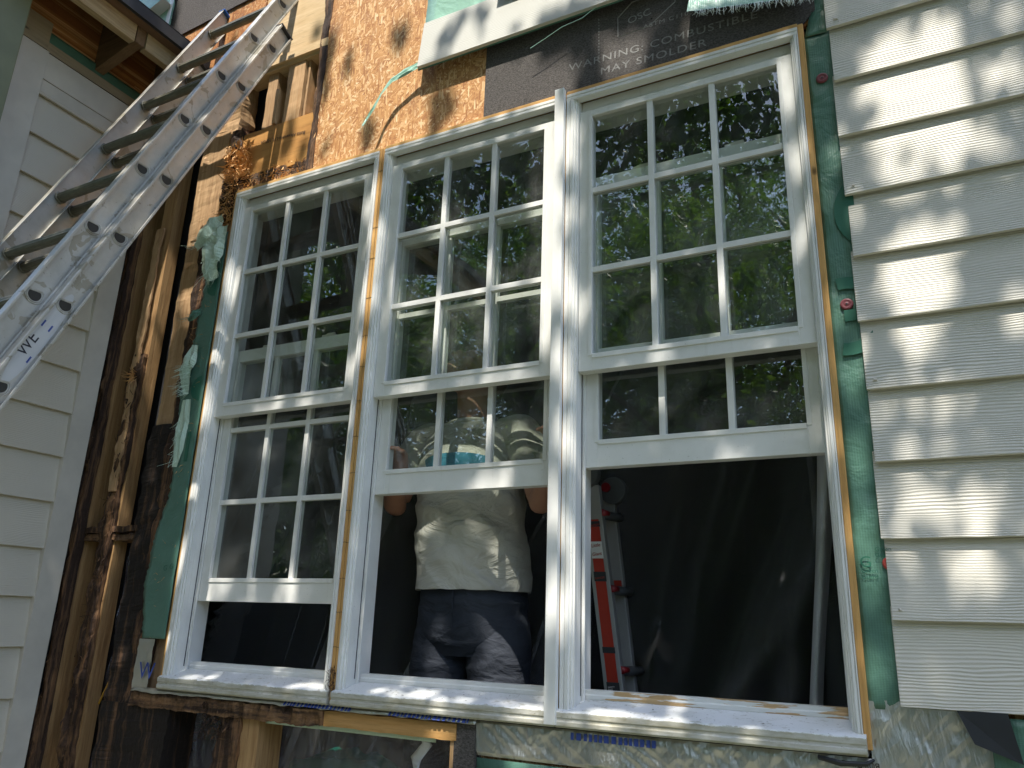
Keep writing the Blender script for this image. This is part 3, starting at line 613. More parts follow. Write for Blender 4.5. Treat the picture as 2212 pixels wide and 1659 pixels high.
# ------------------------------------------------------------------ windows
PX = .7315
def make_window(i, lift, label):
    """one double-hung window; x is measured from the inner left edge of its casing"""
    xi = -2.286 + PX * i; xo = xi + .650
    w_ = empty('double_hung_window', (xi, 1.95, 1.4)); tag(w_, label, 'window', 'double-hung windows in a row')
    O = lambda name, mb, mat, par=None, bev=.0012, sm=False: _place(mb.obj(name, mat, None, sm, bev), par or w_)
    def _place(o, par):
        o.parent = par
        if par is w_: o.location = (-xi, -1.95, -1.4)
        return o
    cl, cr = xi - (.027 if i == 1 else .037), xo + (.028 if i == 0 else .030 if i == 1 else .022)
    zt, zc = 3.222, 3.246
    # stepped casing: two small steps towards the opening
    mb = MB()
    mb.ext([(cl, 1.950), (xi - .0250, 1.950), (xi - .0250, 1.954), (xi - .0232, 1.954), (xi - .0232, 1.950), (xi - .013, 1.950), (xi - .012, 1.955), (xi - .006, 1.955), (xi - .005, 1.961), (xi, 1.961), (xi, 1.978), (cl, 1.978)], 'z', 1.398, zt)
    mb.ext([(cr, 1.950), (xo + .0190, 1.950), (xo + .0190, 1.954), (xo + .0172, 1.954), (xo + .0172, 1.950), (xo + .011, 1.950), (xo + .010, 1.955), (xo + .006, 1.955), (xo + .005, 1.961), (xo, 1.961), (xo, 1.978), (cr, 1.978)], 'z', 1.398, zt)
    mb.ext([(1.950, zc), (1.950, zt + .014), (1.953, zt + .013), (1.953, zt + .010), (1.950, zt + .009), (1.950, zt), (1.978, zt), (1.978, zc)], 'x', cl, cr)
    O('casing', mb, W_)
    # jambs and head behind the casing
    mb = MB(); mb.box(xi - .012, xi + .0, 1.9785, 2.075, 1.40, zt + .006); mb.box(xo, xo + .012, 1.9785, 2.075, 1.40, zt + .006); mb.box(xi + .001, xo - .001, 1.990, 2.075, zt - .054, zt + .006)
    for sgn, xx in ((1, xi), (-1, xo)):   # parting stops
        a, b = sorted((xx + sgn * .0005, xx + sgn * .009)); mb.box(a, b, 2.0085, 2.0145, 1.40, zt - .03)
    O('jamb', mb, W_)
    mb = MB(); mb.box(xi + .0001, xi + .0014, 2.0000, 2.0040, 1.43, zt - .03); mb.box(xo - .0014, xo - .0001, 2.0000, 2.0040, 1.43, zt - .03); O('jamb_track', mb, DKM)
    mb = MB()
    wl, wr = .012, (.0125 if i != 2 else .0155)
    mb.box(cl - wl, cl - .0005, 1.9545, 2.07, 1.37, zc + .010); mb.box(cr + .0005, cr + wr, 1.9545, 2.07, 1.37, zc + .010)
    O('wood_frame', mb, YW)
    O('wood_head', MB().box(cl - .0005, cr + .0005, 1.953, 2.07, zc + .0005, zc + .014), YWX)
    # sill: sloped top, moulded nose
    mb = MB()
    mb.ext([(1.938, 1.3945), (1.938, 1.381), (1.9405, 1.380), (1.9405, 1.3735), (1.937, 1.372), (1.937, 1.362), (1.944, 1.357), (2.08, 1.357), (2.08, 1.4235), (2.03, 1.4235), (1.946, 1.3985)], 'x', cl - .006, cr + .006)
    O('sill', mb, SILL, bev=.0015)
    O('sill_stop', MB().ext([(2.022, 1.4215), (2.022, 1.432), (2.026, 1.434), (2.026, 1.4445), (2.06, 1.4445), (2.06, 1.4240)], 'x', xi, xo), PEEL if i == 2 else W_)
    # sashes
    def sash(name, y, zb, zg0, zg1, zt_, front=True):
        th = .036; s = .041 if front else .044
        mb = MB(); bz = .007
        s_ = empty(name, (xi, 1.95, 1.4)); s_.parent = w_; s_.location = (0, 0, 0); s_.matrix_parent_inverse = Matrix()
        def P(nm, mb, mat, bev=.001):
            o = mb.obj(nm, mat, None, False, bev); o.parent = s_; o.location = (-xi, -1.95, -1.4); return o
        a, b = (xi + .0012, xo - .0012) if front else (xi + .0012, xo - .0012)
        mb.box(a, xi + s, y, y + th, zb, zt_); mb.box(xo - s, b, y, y + th, zb, zt_)
        mb.box(xi + s, xo - s, y, y + th, zb, zg0); mb.box(xi + s, xo - s, y, y + th, zg1, zt_)
        P('sash_frame', mb, W_)
        # glazing bead, proud line round the glass
        mb = MB(); e = .010
        mb.box(xi + s - e, xi + s + .002, y - .0022, y + .012, zg0 - .004, zg1 + .004); mb.box(xo - s - .002, xo - s + e, y - .0022, y + .012, zg0 - .004, zg1 + .004)
        mb.box(xi + s + .0025, xo - s - .0025, y - .0035, y + .012, zg0 - .012, zg0 + .002); mb.box(xi + s + .0025, xo - s - .0025, y - .002, y + .012, zg1 - .002, zg1 + .004)
        P('glazing_bead', mb, W_, .0008)
        gx0, gx1 = xi + s, xo - s; wd = gx1 - gx0; hh = zg1 - zg0; mw = .0088
        mb = MB()
        for yy0, yy1 in ((y + .002, y + .0125), (y + .0165, y + .024)):
            for k in (1, 2): mb.box(gx0 + wd * k / 3 - mw, gx0 + wd * k / 3 + mw, yy0, yy1, zg0, zg1)
            for k in (1, 2):
                zz = zg0 + hh * k / 3
                for q in range(3):
                    xa = gx0 + wd * q / 3 + (mw if q else 0); xb = gx0 + wd * (q + 1) / 3 - (mw if q < 2 else 0)
                    mb.box(xa, xb, yy0 + .0007, yy1 - .0007, zz - mw, zz + mw)
        P('muntin_grid', mb, W_, .0008)
        mb = MB(); mb.add([(gx0, y + .0145, zg0), (gx1, y + .0145, zg0), (gx1, y + .0145, zg1), (gx0, y + .0145, zg1)], [(0, 1, 2, 3)])
        g = P('glass', mb, GLASS, 0)
        return s_
    sash('upper_sash', 1.972, 2.303, 2.351, 3.158, 3.179)
    zl = 1.6455 + lift
    s2 = sash('lower_sash', 2.016, zl, zl + .076, zl + .076 + .806, zl + .076 + .806 + .045, False)
    for fx in (.28, .72):
        mb = MB(); x = xi + .65 * fx; z = zl + .927
        mb.box(x - .028, x + .028, 2.018, 2.046, z + .0005, z + .009); mb.tube([(x - .012, 2.03, z + .009), (x + .012, 2.03, z + .009)], .008, 10); mb.box(x - .004, x + .026, 2.022, 2.030, z + .0095, z + .015)
        o = mb.obj('sash_lock', TRIM, None, False, .001); o.parent = s2; o.location = (-xi, -1.95, -1.4)
    if i == 1:
        pass
    return w_
make_window(0, 0.0, 'left white window beside the torn green flap, its lower sash raised least')
make_window(1, .342, 'middle window with a man in a pale shirt behind its raised lower sash')
make_window(2, .3845, 'right window, lower sash raised highest, a dark opening and stepladder behind it')
mb = MB()
for i_ in range(3):
    for _ in range(46):
        x = -2.286 + PX * i_ + R_.uniform(.01, .64); y = 1.95 + R_.random() ** 1.5 * .07; z = 1.3985 + (y - 1.946) * .298 + .0012; a = R_.uniform(0, 6.28); q = R_.uniform(.0012, .004)
        mb.add([(x + q * math.cos(a + k * 1.57) * (1 if k % 2 else .5), y + q * math.sin(a + k * 1.57), z + R_.uniform(0, .001)) for k in range(4)], [(0, 1, 2, 3)])
tag(mb.obj('wood_crumbs', ROT), 'brown crumbs of rotten wood scattered over the white sills', 'debris', kind='stuff')
mt = MB().box(-.8935, -.8615, 1.930, 1.9495, 1.363, 3.262).obj('mullion_cover', W_, None, bevel=.0015)
tag(mt, 'white vertical cover strip between the middle and right windows', 'trim')
ms = empty('mullion_studs'); tag(ms, 'honey wood joint with staples between the left and middle windows', 'mullion')
mb = MB(); mb.box(-1.5952, -1.5932, 1.957, 2.06, 1.37, 3.258); mb.obj('filler', ROT, ms)
for z in [3.16, 2.93, 2.81, 2.66, 2.52, 2.41, 2.29, 2.17, 2.05, 1.93, 1.83, 1.72, 1.62, 1.52]:
    pts = [(-1.607 + .025 * k / 8, 1.9538, z + .0018 * R_.uniform(-1, 1)) for k in range(9)]; MB().tube(pts, .0008, 4).obj('staple_mark', INK, ms)
# rot at the foot of that joint
mb = MB(); splinters(mb, 70, (-1.612, -1.585), (1.39, 1.46), (1.945, 1.955), (.005, .02), (.0008, .002), lambda: np.array([R_.gauss(0, .5), R_.gauss(-.4, .3), R_.gauss(0, 1.2)]))
mb.obj('rotted_foot', ROT, ms)

# ------------------------------------------------------------------ cap nails and torn wrap
CAPM = m_plain('dusty red plastic', (.20, .045, .055), .45); CAPR = m_plain('red plastic', (.42, .06, .045), .4)
for (x, z, m, lb) in [(-.100, 3.066, CAPM, 'dark red plastic cap nail high on the right green strip'), (-.097, 2.391, CAPM, 'dark red plastic cap nail halfway up the right green strip'), (-.0640, 1.758, CAPR, 'brighter red cap nail half under the siding, beside the small G mark')]:
    c_ = empty('cap_nail', (x, 1.9685, z)); tag(c_, lb, 'cap nail', 'plastic cap nails')
    mb = MB(); prof = [(.0001, -.004), (.005, -.0035), (.007, -.0025), (.010, -.0045), (.0145, -.0035), (.0155, -.001), (.0155, .001)]; n = 24; vs = []
    for r, y in prof:
        for k in range(n): vs.append((r * math.cos(2 * math.pi * k / n), y - .002, r * math.sin(2 * math.pi * k / n)))
    mb.add(vs, [(i * n + k, i * n + (k + 1) % n, (i + 1) * n + (k + 1) % n, (i + 1) * n + k) for i in range(len(prof) - 1) for k in range(n)])
    mb.obj('cap', m, c_, smooth=True)
    MB().tube([(0, -.0055, 0), (0, -.0065, 0)], .0024, 10).obj('nail_head', DKM, c_)
def strip(name, path, widths, mat, label, fr=0, parent=None, frd=(0, -.2, -1)):
    """ribbon following a 3-D path, with frayed threads at its end"""
    mb = MB(); vs = []; n = len(path)
    P = np.array(path, float); sm = []
    for i in range(n - 1):
        for k in range(6): sm.append(P[i] + (P[i + 1] - P[i]) * k / 6)
    sm.append(P[-1]); ws = np.interp(np.linspace(0, n - 1, len(sm)), range(n), widths)
    nk = 5
    for i, p in enumerate(sm):
        t_ = sm[min(i + 1, len(sm) - 1)] - sm[max(0, i - 1)]; t_ /= np.linalg.norm(t_); s__ = np.cross(t_, (0, 1, 0)); s__ /= np.linalg.norm(s__) + 1e-9
        for k in range(nk):
            q = p + s__ * ws[i] * (k / (nk - 1) - .5) + np.array([0, -.28 * ws[i] * nz((i * .14, k * .9, 2)), 0]) + s__ * .035 * ws[i] * R_.uniform(-1, 1)
            vs.append(q)
    mb.add(vs, [(i * nk + k, i * nk + k + 1, (i + 1) * nk + k + 1, (i + 1) * nk + k) for i in range(len(sm) - 1) for k in range(nk - 1)])
    for _ in range(fr):
        i = R_.randrange(max(0, len(sm) - 9), len(sm)); p = sm[i] + np.array([R_.uniform(-.5, .5) * ws[i], -.003, 0]); d = np.array(frd) + np.array([R_.gauss(0, .5), R_.gauss(0, .3), R_.gauss(0, .3)]); l = R_.uniform(.01, .045)
        mb.tube([p, p + d * l * .5, p + d * l + np.array([R_.uniform(-1, 1) * l * .3, 0, 0])], [.0007, .0006, .0003], 3)
    o = mb.obj(name, mat, parent, smooth=False)
    if label: tag(o, label, 'torn wrap', 'torn scraps of house wrap')
    return o
strip('torn_wrap', [(-1.452, 1.937, 3.56), (-1.50, 1.93, 3.545), (-1.56, 1.925, 3.52), (-1.60, 1.92, 3.47), (-1.625, 1.915, 3.41), (-1.665, 1.91, 3.345)], [.03, .028, .022, .012, .014, .010], WRAPU, 'twisted pale green strip dangling from the loose siding board end over orange board', 6)
strip('torn_wrap', [(-2.365, 1.945, 3.105), (-2.41, 1.935, 3.09), (-2.455, 1.93, 3.06), (-2.50, 1.94, 3.03)], [.12, .13, .10, .06], WRAPL, 'pale ragged green flap curling left beside the top of the left window', 40, frd=(-.8, -.3, -.4))
strip('torn_wrap', [(-2.375, 1.94, 3.10), (-2.39, 1.925, 3.0), (-2.385, 1.93, 2.92), (-2.36, 1.935, 2.86)], [.10, .11, .09, .07], WRAPL, 'pale green flap hanging down over the left window casing', 40, frd=(.3, -.3, -.8))
strip('torn_wrap', [(-2.42, 1.95, 2.60), (-2.43, 1.94, 2.55), (-2.44, 1.94, 2.50), (-2.425, 1.945, 2.40)], [.04, .06, .07, .04], WRAPL, 'frayed whitish wrap threads halfway down the left window', 90, frd=(-.8, -.4, -.5))
strip('torn_wrap', [(-2.42, 1.95, 2.74), (-2.45, 1.94, 2.73), (-2.48, 1.945, 2.71)], [.03, .04, .02], WRAP, 'small dark green frayed scrap between the flap and the whitish threads', 20, frd=(-.8, -.3, -.2))
strip('torn_wrap', [(-2.42, 1.952, 2.38), (-2.425, 1.95, 2.25), (-2.43, 1.952, 2.12)], [.05, .06, .03], WRAPL, 'faded wrap tatters just above the printed green mark left of the window', 30, frd=(-.5, -.3, -.6))
# fringe flap at the top
mb = MB(); vs = []; n = 40
for i in range(n + 1):
    x = -.455 + .36 * i / n
    vs += [(x, 1.925, 3.397 - .085 * i / n + .003 * nz((i * .4, 0, 0))), (x + .01, 1.950, 3.50)]
mb.add(vs, [(2 * i, 2 * i + 2, 2 * i + 3, 2 * i + 1) for i in range(n)])
fl = mb.obj('torn_wrap', WRAPU); tag(fl, 'bright green wrap flap with a white fringe over the black paper, above the right window', 'torn wrap', 'torn scraps of house wrap')
mb = MB()
for _ in range(130):
    x = R_.uniform(-.43, -.10); z = 3.397 - .085 * (x + .455) / .36; l = R_.uniform(.01, .030)
    mb.tube([(x, 1.924, z + .002), (x + R_.gauss(0, .003), 1.921, z - l * .6), (x + R_.gauss(0, .005), 1.923, z - l)], [.0008, .0007, .0004], 3)
mb.obj('fringe', m_plain('white plastic threads', (.72, .78, .74), .4), fl)
o = MB().tube([(-.75, 1.936, 3.545), (-.80, 1.930, 3.512), (-.87, 1.926, 3.50), (-.93, 1.925, 3.475), (-.985, 1.925, 3.455)], [.0012, .0014, .0012, .001, .0012], 5).obj('loose_thread', WRAPU)
tag(o, 'thin pale green thread hanging across the black building paper', 'thread')
# black folded tape corner and hanging black triangle
o = MB().add([(.03, 1.952, 1.462), (.12, 1.948, 1.462), (.135, 1.945, 1.37), (.055, 1.946, 1.40)], [(0, 1, 2, 3)]).obj('folded_tape', BLK); s_ = o.modifiers.new('t', 'SOLIDIFY'); s_.thickness = .0015
tag(o, 'black folded membrane corner under the right siding at the bottom right', 'membrane')
o = MB().tube([(-.245, 1.95, 1.348), (-.20, 1.945, 1.340), (-.15, 1.948, 1.343), (-.135, 1.955, 1.352)], [.010, .012, .009, .006], 8, flat=.5).obj('folded_tape', BLK, None, True)
tag(o, 'shiny black crumpled tape end under the right window bottom corner', 'membrane')
o = MB().tube([(-2.655, 2.03, 1.86), (-2.66, 2.03, 1.75), (-2.665, 2.025, 1.60), (-2.68, 2.03, 1.47), (-2.675, 2.02, 1.36), (-2.70, 2.01, 1.28)], .0035, 8).obj('yellow_cable', m_plain('yellow cable', (.42, .22, .015), .4), None, True)
tag(o, 'yellow electrical cable running down the dark stud cavity at lower left', 'cable')

# ------------------------------------------------------------------ plastic film inside
def film(name, mat, x0, x1, z0, z1, yf, nx, nzz, label, cat='plastic sheet'):
    vs = []
    for i in range(nzz + 1):
        for k in range(nx + 1):
            x = x0 + (x1 - x0) * k / nx; z = z0 + (z1 - z0) * i / nzz; vs.append((x, yf(x, z), z))
    o = MB().add(vs, [(i * (nx + 1) + k, i * (nx + 1) + k + 1, (i + 1) * (nx + 1) + k + 1, (i + 1) * (nx + 1) + k) for i in range(nzz) for k in range(nx)]).obj(name, mat, None, True)
    return tag(o, label, cat)
film('plastic_sheet', FILM, -3.6, 1.0, .86, 3.69, lambda x, z: 2.85 - .30 * max(0, 1 - 4.5 * abs(nz(((x - .48 * z) * 2.3, 0, z * .25)))) - .06 * max(0, 1 - 4 * abs(nz(((x - .3 * z) * 6, 3, z * .6)))), 420, 60, 'large translucent plastic sheet draped behind the open windows')
def fold_x(u, z): t_ = (z - 1.45) / .55; return -.302 + .008 * math.sin(z * 4) + .05 * max(t_, -1) + u * (.050 + .016 * math.sin(z * 3.1))
vs = []
for i in range(51):
    z = .9 + 2.3 * i / 50
    for k in range(9): u = k / 8; vs.append((fold_x(u, z), 2.36 - .03 * math.sin(u * 3.14), z))
tag(MB().add(vs, [(i * 9 + k, i * 9 + k + 1, (i + 1) * 9 + k + 1, (i + 1) * 9 + k) for i in range(50) for k in range(8)]).obj('plastic_sheet', FILMV, None, True), 'narrow pale hanging plastic fold at the right side of the right window opening', 'plastic sheet')
film('plastic_sheet', FILM, -.27, .05, .9, 3.2, lambda x, z: 2.42 + .3 * (x + .27) + .01 * math.sin(x * 70 + z * 5), 40, 30, 'dim grey plastic panel to the right of the narrow pale fold')
film('plastic_sheet', FILMB, -2.62, -1.10, .5, 1.34, lambda x, z: 2.10 + .02 * nz((x * 5 + z * 4, 0, z * 3)) + .008 * nz((x * 18 + z * 20, 3, z * 6)), 120, 60, 'purplish plastic film behind the lower studs under the windows')
film('plastic_sheet', FILMB, -2.76, -2.60, .9, 1.85, lambda x, z: 2.07 + .02 * nz((x * 9 + z * 9, 7, z * 5)), 20, 60, 'crumpled plastic film in the stud gap at lower left')
GB = m_plain('green plastic bag', (.01, .14, .10), .35)
mb = MB(); vs = []; n = 40; m_ = 14
for i in range(m_ + 1):
    for k in range(n + 1):
        u = k / n; v = i / m_ * math.pi; x = -1.93 + .60 * u; r = .07 * (1 + .5 * nz((u * 6, v * 2, 1))) * math.sin(math.pi * min(1, u * 1.1 + .05) * .9 + .1)
        vs.append((x, 2.19 - r * math.cos(v) * .8 + .01 * nz((u * 20, v * 5, 2)), 1.125 + r * math.sin(v) + .012 * nz((u * 25, v * 6, 3))))
mb.add(vs, [(i * (n + 1) + k, i * (n + 1) + k + 1, (i + 1) * (n + 1) + k + 1, (i + 1) * (n + 1) + k) for i in range(m_) for k in range(n)])
tag(mb.obj('plastic_bag', GB, None, True), 'crumpled green plastic bag seen through the film under the middle window', 'bag')
mb = MB(); pts = [(-1.33, 2.04, 1.30), (-1.30, 2.03, 1.27), (-1.335, 2.03, 1.23), (-1.32, 2.02, 1.18), (-1.27, 2.02, 1.17), (-1.225, 2.03, 1.21)]
mb.tube(pts, [.012, .022, .016, .024, .022, .008], 10, flat=.4)
tag(mb.obj('white_rag', m_cloth('white rag cloth', (.6, .6, .63), (.75, .75, .78), 20), None, True), 'twisted white rag lit by sun in the lower opening under the middle window', 'rag')

# ------------------------------------------------------------------ extension ladder
lad = empty('extension_ladder'); tag(lad, 'aluminium extension ladder leaning up across the top left', 'ladder')
D = np.array([-.027, .4118, .9109]); D /= np.linalg.norm(D)
NV = np.cross(np.array([1, 0, 0]), D); NV /= np.linalg.norm(NV)     # away from the ladder plane
if NV[1] > 0: NV = -NV
XU = np.cross(D, NV); XU /= np.linalg.norm(XU)
if XU[0] < 0: XU = -XU
def ladpart(name, mat, P0, boxes, par=lad, bevel=.0008, tubes=()):
    """boxes are given along (outward x, normal, along the rail) from P0"""
    mb = MB()
    for (a0, a1, b0, b1, c0, c1) in boxes:
        vs = []
        for c in (c0, c1):
            for (a, b) in ((a0, b0), (a1, b0), (a1, b1), (a0, b1)): vs.append(P0 + XU * a + NV * b + D * c)
        mb.add(vs, [(0, 3, 2, 1), (4, 5, 6, 7), (0, 1, 5, 4), (1, 2, 6, 5), (2, 3, 7, 6), (3, 0, 4, 7)])
    for pts, r, n, fl in tubes:
        mb.tube([P0 + XU * p[0] + NV * p[1] + D * p[2] for p in pts], r, n)
    return mb.obj(name, mat, par, False, bevel)
HW = .0365
def section(P0, wdt, up, down, nr, hw, capm):
    """P0: rung 0 on the right web; wdt: rail spacing"""
    for sgn, off in ((1, 0.0), (-1, -wdt)):
        B = P0 + XU * off
        ladpart('rail', ALU, B, [(-.0015, .0015, -hw, hw, -down, up), (-.012, .014, hw - .003, hw, -down, up), (-.012, .014, -hw, -hw + .003, -down, up),
                                 (.0135, .016, hw - .008, hw - .0005, -down, up), (.0135, .016, -hw + .0005, -hw + .008, -down, up)] if sgn > 0 else
                [(-.0015, .0015, -hw, hw, -down, up), (-.014, .012, hw - .003, hw, -down, up), (-.014, .012, -hw, -hw + .003, -down, up), (-.016, -.0135, hw - .008, hw - .0005, -down, up), (-.016, -.0135, -hw + .0005, -hw + .008, -down, up)])
        ladpart('end_cap', capm, B, [(-.018, .018, -hw - .002, hw + .002, up - .004, up + .004)])
    for k in range(nr):
        c = P0 - D * .305 * k
        mb = MB(); n = 26; vs = []
        for a in (0.0, -wdt):
            for q in range(n):
                an = 2 * math.pi * q / n; r = .0165 + .0011 * (q % 2)
                uu, vv = math.cos(an) * r, math.sin(an) * r
                zup = np.array([0, 0, 1.0]); zup = zup - XU * zup.dot(XU); zup /= np.linalg.norm(zup); hz = np.cross(XU, zup)
                vv = min(vv, .0105)
                vs.append(c + XU * a + hz * uu + zup * vv)
        mb.add(vs, [tuple(range(n))[::-1], tuple(range(n, 2 * n))] + [(q, (q + 1) % n, n + (q + 1) % n, n + q) for q in range(n)])
        # collars inside both rails
        for a in (-.010, -wdt + .010):
            ring = []; 
            for q in range(18):
                an = 2 * math.pi * q / 18; ring.append(c + XU * a + hz * math.cos(an) * .0195 + zup * min(math.sin(an) * .0195, .0125))
            mb.tube(ring + [ring[0]], .0028, 6, cap=False)
        mb.obj('rung', RUNGM, lad, False)
        # swaged ends on the outer webs: double ring and a disc coloured as the hollow's shade
        for a, s_ in ((.0022, 1), (-wdt - .0022, -1)):
            m2 = MB()
            for rr in (.0265, .0212):
                ring = []
                for q in range(26):
                    an = 2 * math.pi * q / 26; ring.append(c + XU * a + hz * math.cos(an) * rr + zup * min(math.sin(an) * rr, rr * .55))
                m2.tube(ring + [ring[0]], .0019, 5, cap=False)
            e = m2.obj('rung_end', ALU, lad, True)
            m3 = MB(); ring = []
            for q in range(26):
                an = 2 * math.pi * q / 26; ring.append(c + XU * (a * 1.0 + s_ * .0006) + hz * math.cos(an) * .0185 + zup * min(math.sin(an) * .0185, .0095))
            m3.add(ring, [tuple(range(26))]); m3.obj('rung_hollow_shade', ALUD, e)
BLUC = m_plain('blue end cap', (.02, .10, .38), .4)
PA = np.array([-2.1745, 1.9094, 4.1054]); PB = np.array([-2.1354, 1.8552, 3.8191])
section(PA, .418, .17, 4.05, 14, HW, BLUC)
section(PB, .478, .135, 4.02, 13, HW * .97, DKM)
# partly worn oval badge on the near rail
bc = PB - D * (.305 * 5.42)
mb = MB(); ring = [bc + XU * .0021 + D * math.cos(a) * .17 + NV * math.sin(a) * .026 for a in np.linspace(0, 2 * math.pi, 40)[:-1]]
mb.add(ring, [tuple(range(39))]); bd = mb.obj('worn_badge', m_plain('silver badge', (.55, .55, .55), .4, metal=.3), lad)
def rail_text(body, h, c, mat, par, tilt=0):
    o = text(body, h, (0, 0, 0), mat, par, 'badge_lettering', bold=.0)
    ex, ey = D, -NV                                  # reads upwards along the rail
    if np.dot(np.cross(ex, ey), XU) < 0: ey = -ey
    o.matrix_world = Matrix(((ex[0], ey[0], XU[0], c[0]), (ex[1], ey[1], XU[1], c[1]), (ex[2], ey[2], XU[2], c[2]), (0, 0, 0, 1)))
    return o
rail_text('WE', .034, bc + XU * .0026 - D * .075 + NV * (-.002), m_plain('black badge ink', (.02, .02, .03), .5), bd)
mb = MB()
for c0, b0 in ((-.082, -.018), (.03, -.012), (.03, .012)):
    q = [bc + XU * .0027 + D * (c0 + dx) + NV * (b0 + dy) for dx, dy in ((0, 0), (.022, 0), (.022, .005), (0, .005))]; MB().add(q, [(0, 1, 2, 3)]).obj('badge_mark', BLUEP, bd)

# ------------------------------------------------------------------ articulated stepladder in the room
stl = empty('stepladder'); tag(stl, 'folding aluminium stepladder with a red labelled rail standing inside the right window', 'stepladder')
GREY = m_plain('dull aluminium', (.36, .36, .35), .5, .35); RED = m_plain('red label', (.42, .03, .014), .45, var=.15, scale=30); REDK = m_plain('red knob', (.24, .015, .02), .4); DG = m_plain('dark grey hinge', (.09, .095, .10), .45)
def slant(name, mat, a, b, w_, d_, par=stl, off=(0, 0, 0)):
    a = np.array(a, float) + off; b = np.array(b, float) + off; vs = []
    for p in (a, b):
        for sx, sy in ((-1, -1), (1, -1), (1, 1), (-1, 1)): vs.append(p + np.array([sx * w_ / 2, sy * d_ / 2, 0]))
    return MB().add(vs, [(0, 3, 2, 1), (4, 5, 6, 7), (0, 1, 5, 4), (1, 2, 6, 5), (2, 3, 7, 6), (3, 0, 4, 7)]).obj(name, mat, par, False, .002)
a0, a1 = (-.800, 2.40, .86), (-.952, 2.40, 2.05)
slant('front_rail', GREY, a0, a1, .062, .028)
slant('rear_rail', GREY, (-.794, 2.50, .86), (-.926, 2.50, 2.03), .040, .026)
slant('rear_rail', GREY, (-1.09, 2.58, .86), (-1.02, 2.52, 2.03), .050, .03)
e_ = np.array(a1) - np.array(a0)
lp = lambda t_: tuple(np.array(a0) + e_ * t_)
lb = slant('red_label', RED, lp(.10), lp(.905), .036, .001, off=(0, -.0152, 0))
for t0, t1, m in ((.74, .765, DKM), (.56, .575, DKM), (.47, .49, DKM), (.885, .90, DKM)): slant('label_band', m, lp(t0), lp(t1), .041, .001, lb, off=(0, -.0162, 0))
slant('label_band', m_plain('white label', (.7, .7, .68), .5), lp(.80), lp(.845), .040, .001, lb, off=(0, -.0162, 0))
for tt, bb, hh, mm in ((.829, 'Little', .011, RED), (.806, 'Giant', .011, RED), (.885, 'CAUTION', .006, RED), (.745, 'DANGER', .006, RED), (.475, 'SAFETY\nFIRST', .005, W_)):
    q = lp(tt); text(bb, hh, (q[0] - .017, q[1] - .0175, q[2]), mm, lb, 'label_lettering', (rad(90), rad(-7), 0), .95)
slant('rear_label', RED, (-.889, 2.486, 1.72), (-.893, 2.486, 1.75), .026, .002)
for (z, t_) in ((1.955, 0), (1.715, 0), (1.475, 0), (1.2, 0), (.98, 0)):
    u = (z - .86) / 1.19; xa = a0[0] + e_[0] * u
    MB().tube([(xa + .02, 2.41, z), (xa + .055, 2.50, z + .0)], .015, 10).obj('rung', DG, stl, True)
    MB().tube([(xa + .030, 2.388, z + .004), (xa + .042, 2.42, z + .004)], [.012, .008], 10).obj('red_clip', REDK, stl, True)
for (x, y, z) in ((-.962, 2.385, 2.085), (-.905, 2.49, 2.045), (-1.015, 2.51, 2.06)):
    h_ = MB().tube([(x, y - .016, z), (x, y + .016, z)], .046, 24).obj('hinge', DG, stl, False, .003); MB().tube([(x - .02, y - .018, z + .01), (x - .02, y - .026, z + .01)], .016, 16).obj('hinge_knob', REDK, h_)

# ------------------------------------------------------------------ the man behind the middle window
man = empty('person'); tag(man, 'man in dirty pale T-shirt and dark jeans lifting the middle sash, face tipped up', 'person')
SKIN = m_plain('skin', (.40, .20, .13), .55, var=.1, scale=20); HAIR = m_plain('brown hair', (.06, .035, .02), .7)
def loft(mb, rings, n=28, p=2.3):
    """rings: (cx, cy, cz, rx, ry)"""
    vs = []
    for (cx, cy, cz, rx, ry) in rings:
        for k in range(n):
            a = 2 * math.pi * k / n; c, s = math.cos(a), math.sin(a)
            vs.append((cx + rx * math.copysign(abs(c) ** (2 / p), c), cy + ry * math.copysign(abs(s) ** (2 / p), s), cz))
    m = len(rings)
    mb.add(vs, [(i * n + k, i * n + (k + 1) % n, (i + 1) * n + (k + 1) % n, (i + 1) * n + k) for i in range(m - 1) for k in range(n)] + [tuple(range(n))[::-1], tuple(range((m - 1) * n, m * n))])
def ell(mb, c, r, rot=None, n=20, m=14):
    vs = []; Rm = rot or Matrix.Identity(3)
    for i in range(m + 1):
        th = math.pi * i / m
        for k in range(n):
            ph = 2 * math.pi * k / n; v = Vector((r[0] * math.sin(th) * math.cos(ph), r[1] * math.sin(th) * math.sin(ph), r[2] * math.cos(th)))
            vs.append(tuple(Rm @ v + Vector(c)))
    mb.add(vs, [(i * n + k, (i + 1) * n + k, (i + 1) * n + (k + 1) % n, i * n + (k + 1) % n) for i in range(m) for k in range(n)])
def remesh(o, vox, smooth=4, disp=None):
    r = o.modifiers.new('remesh', 'REMESH'); r.mode = 'VOXEL'; r.voxel_size = vox; r.use_smooth_shade = True
    s = o.modifiers.new('smooth', 'SMOOTH'); s.iterations = smooth; s.factor = .6
    if disp:
        tx = bpy.data.textures.new(o.name, 'CLOUDS'); tx.noise_scale = disp[0]; tx.noise_depth = 3
        d = o.modifiers.new('disp', 'DISPLACE'); d.texture = tx; d.strength = disp[1]; d.mid_level = .5; d.texture_coords = 'GLOBAL'
    return o
HR = Matrix.Rotation(rad(-52), 3, 'X')                # head tipped back
HR = Matrix.Rotation(rad(-22), 3, 'Z') @ HR
HC = Vector((-1.385, 2.335, 2.455))
H = lambda x, y, z: tuple(HR @ Vector((x, y, z)) + HC)
mb = MB()
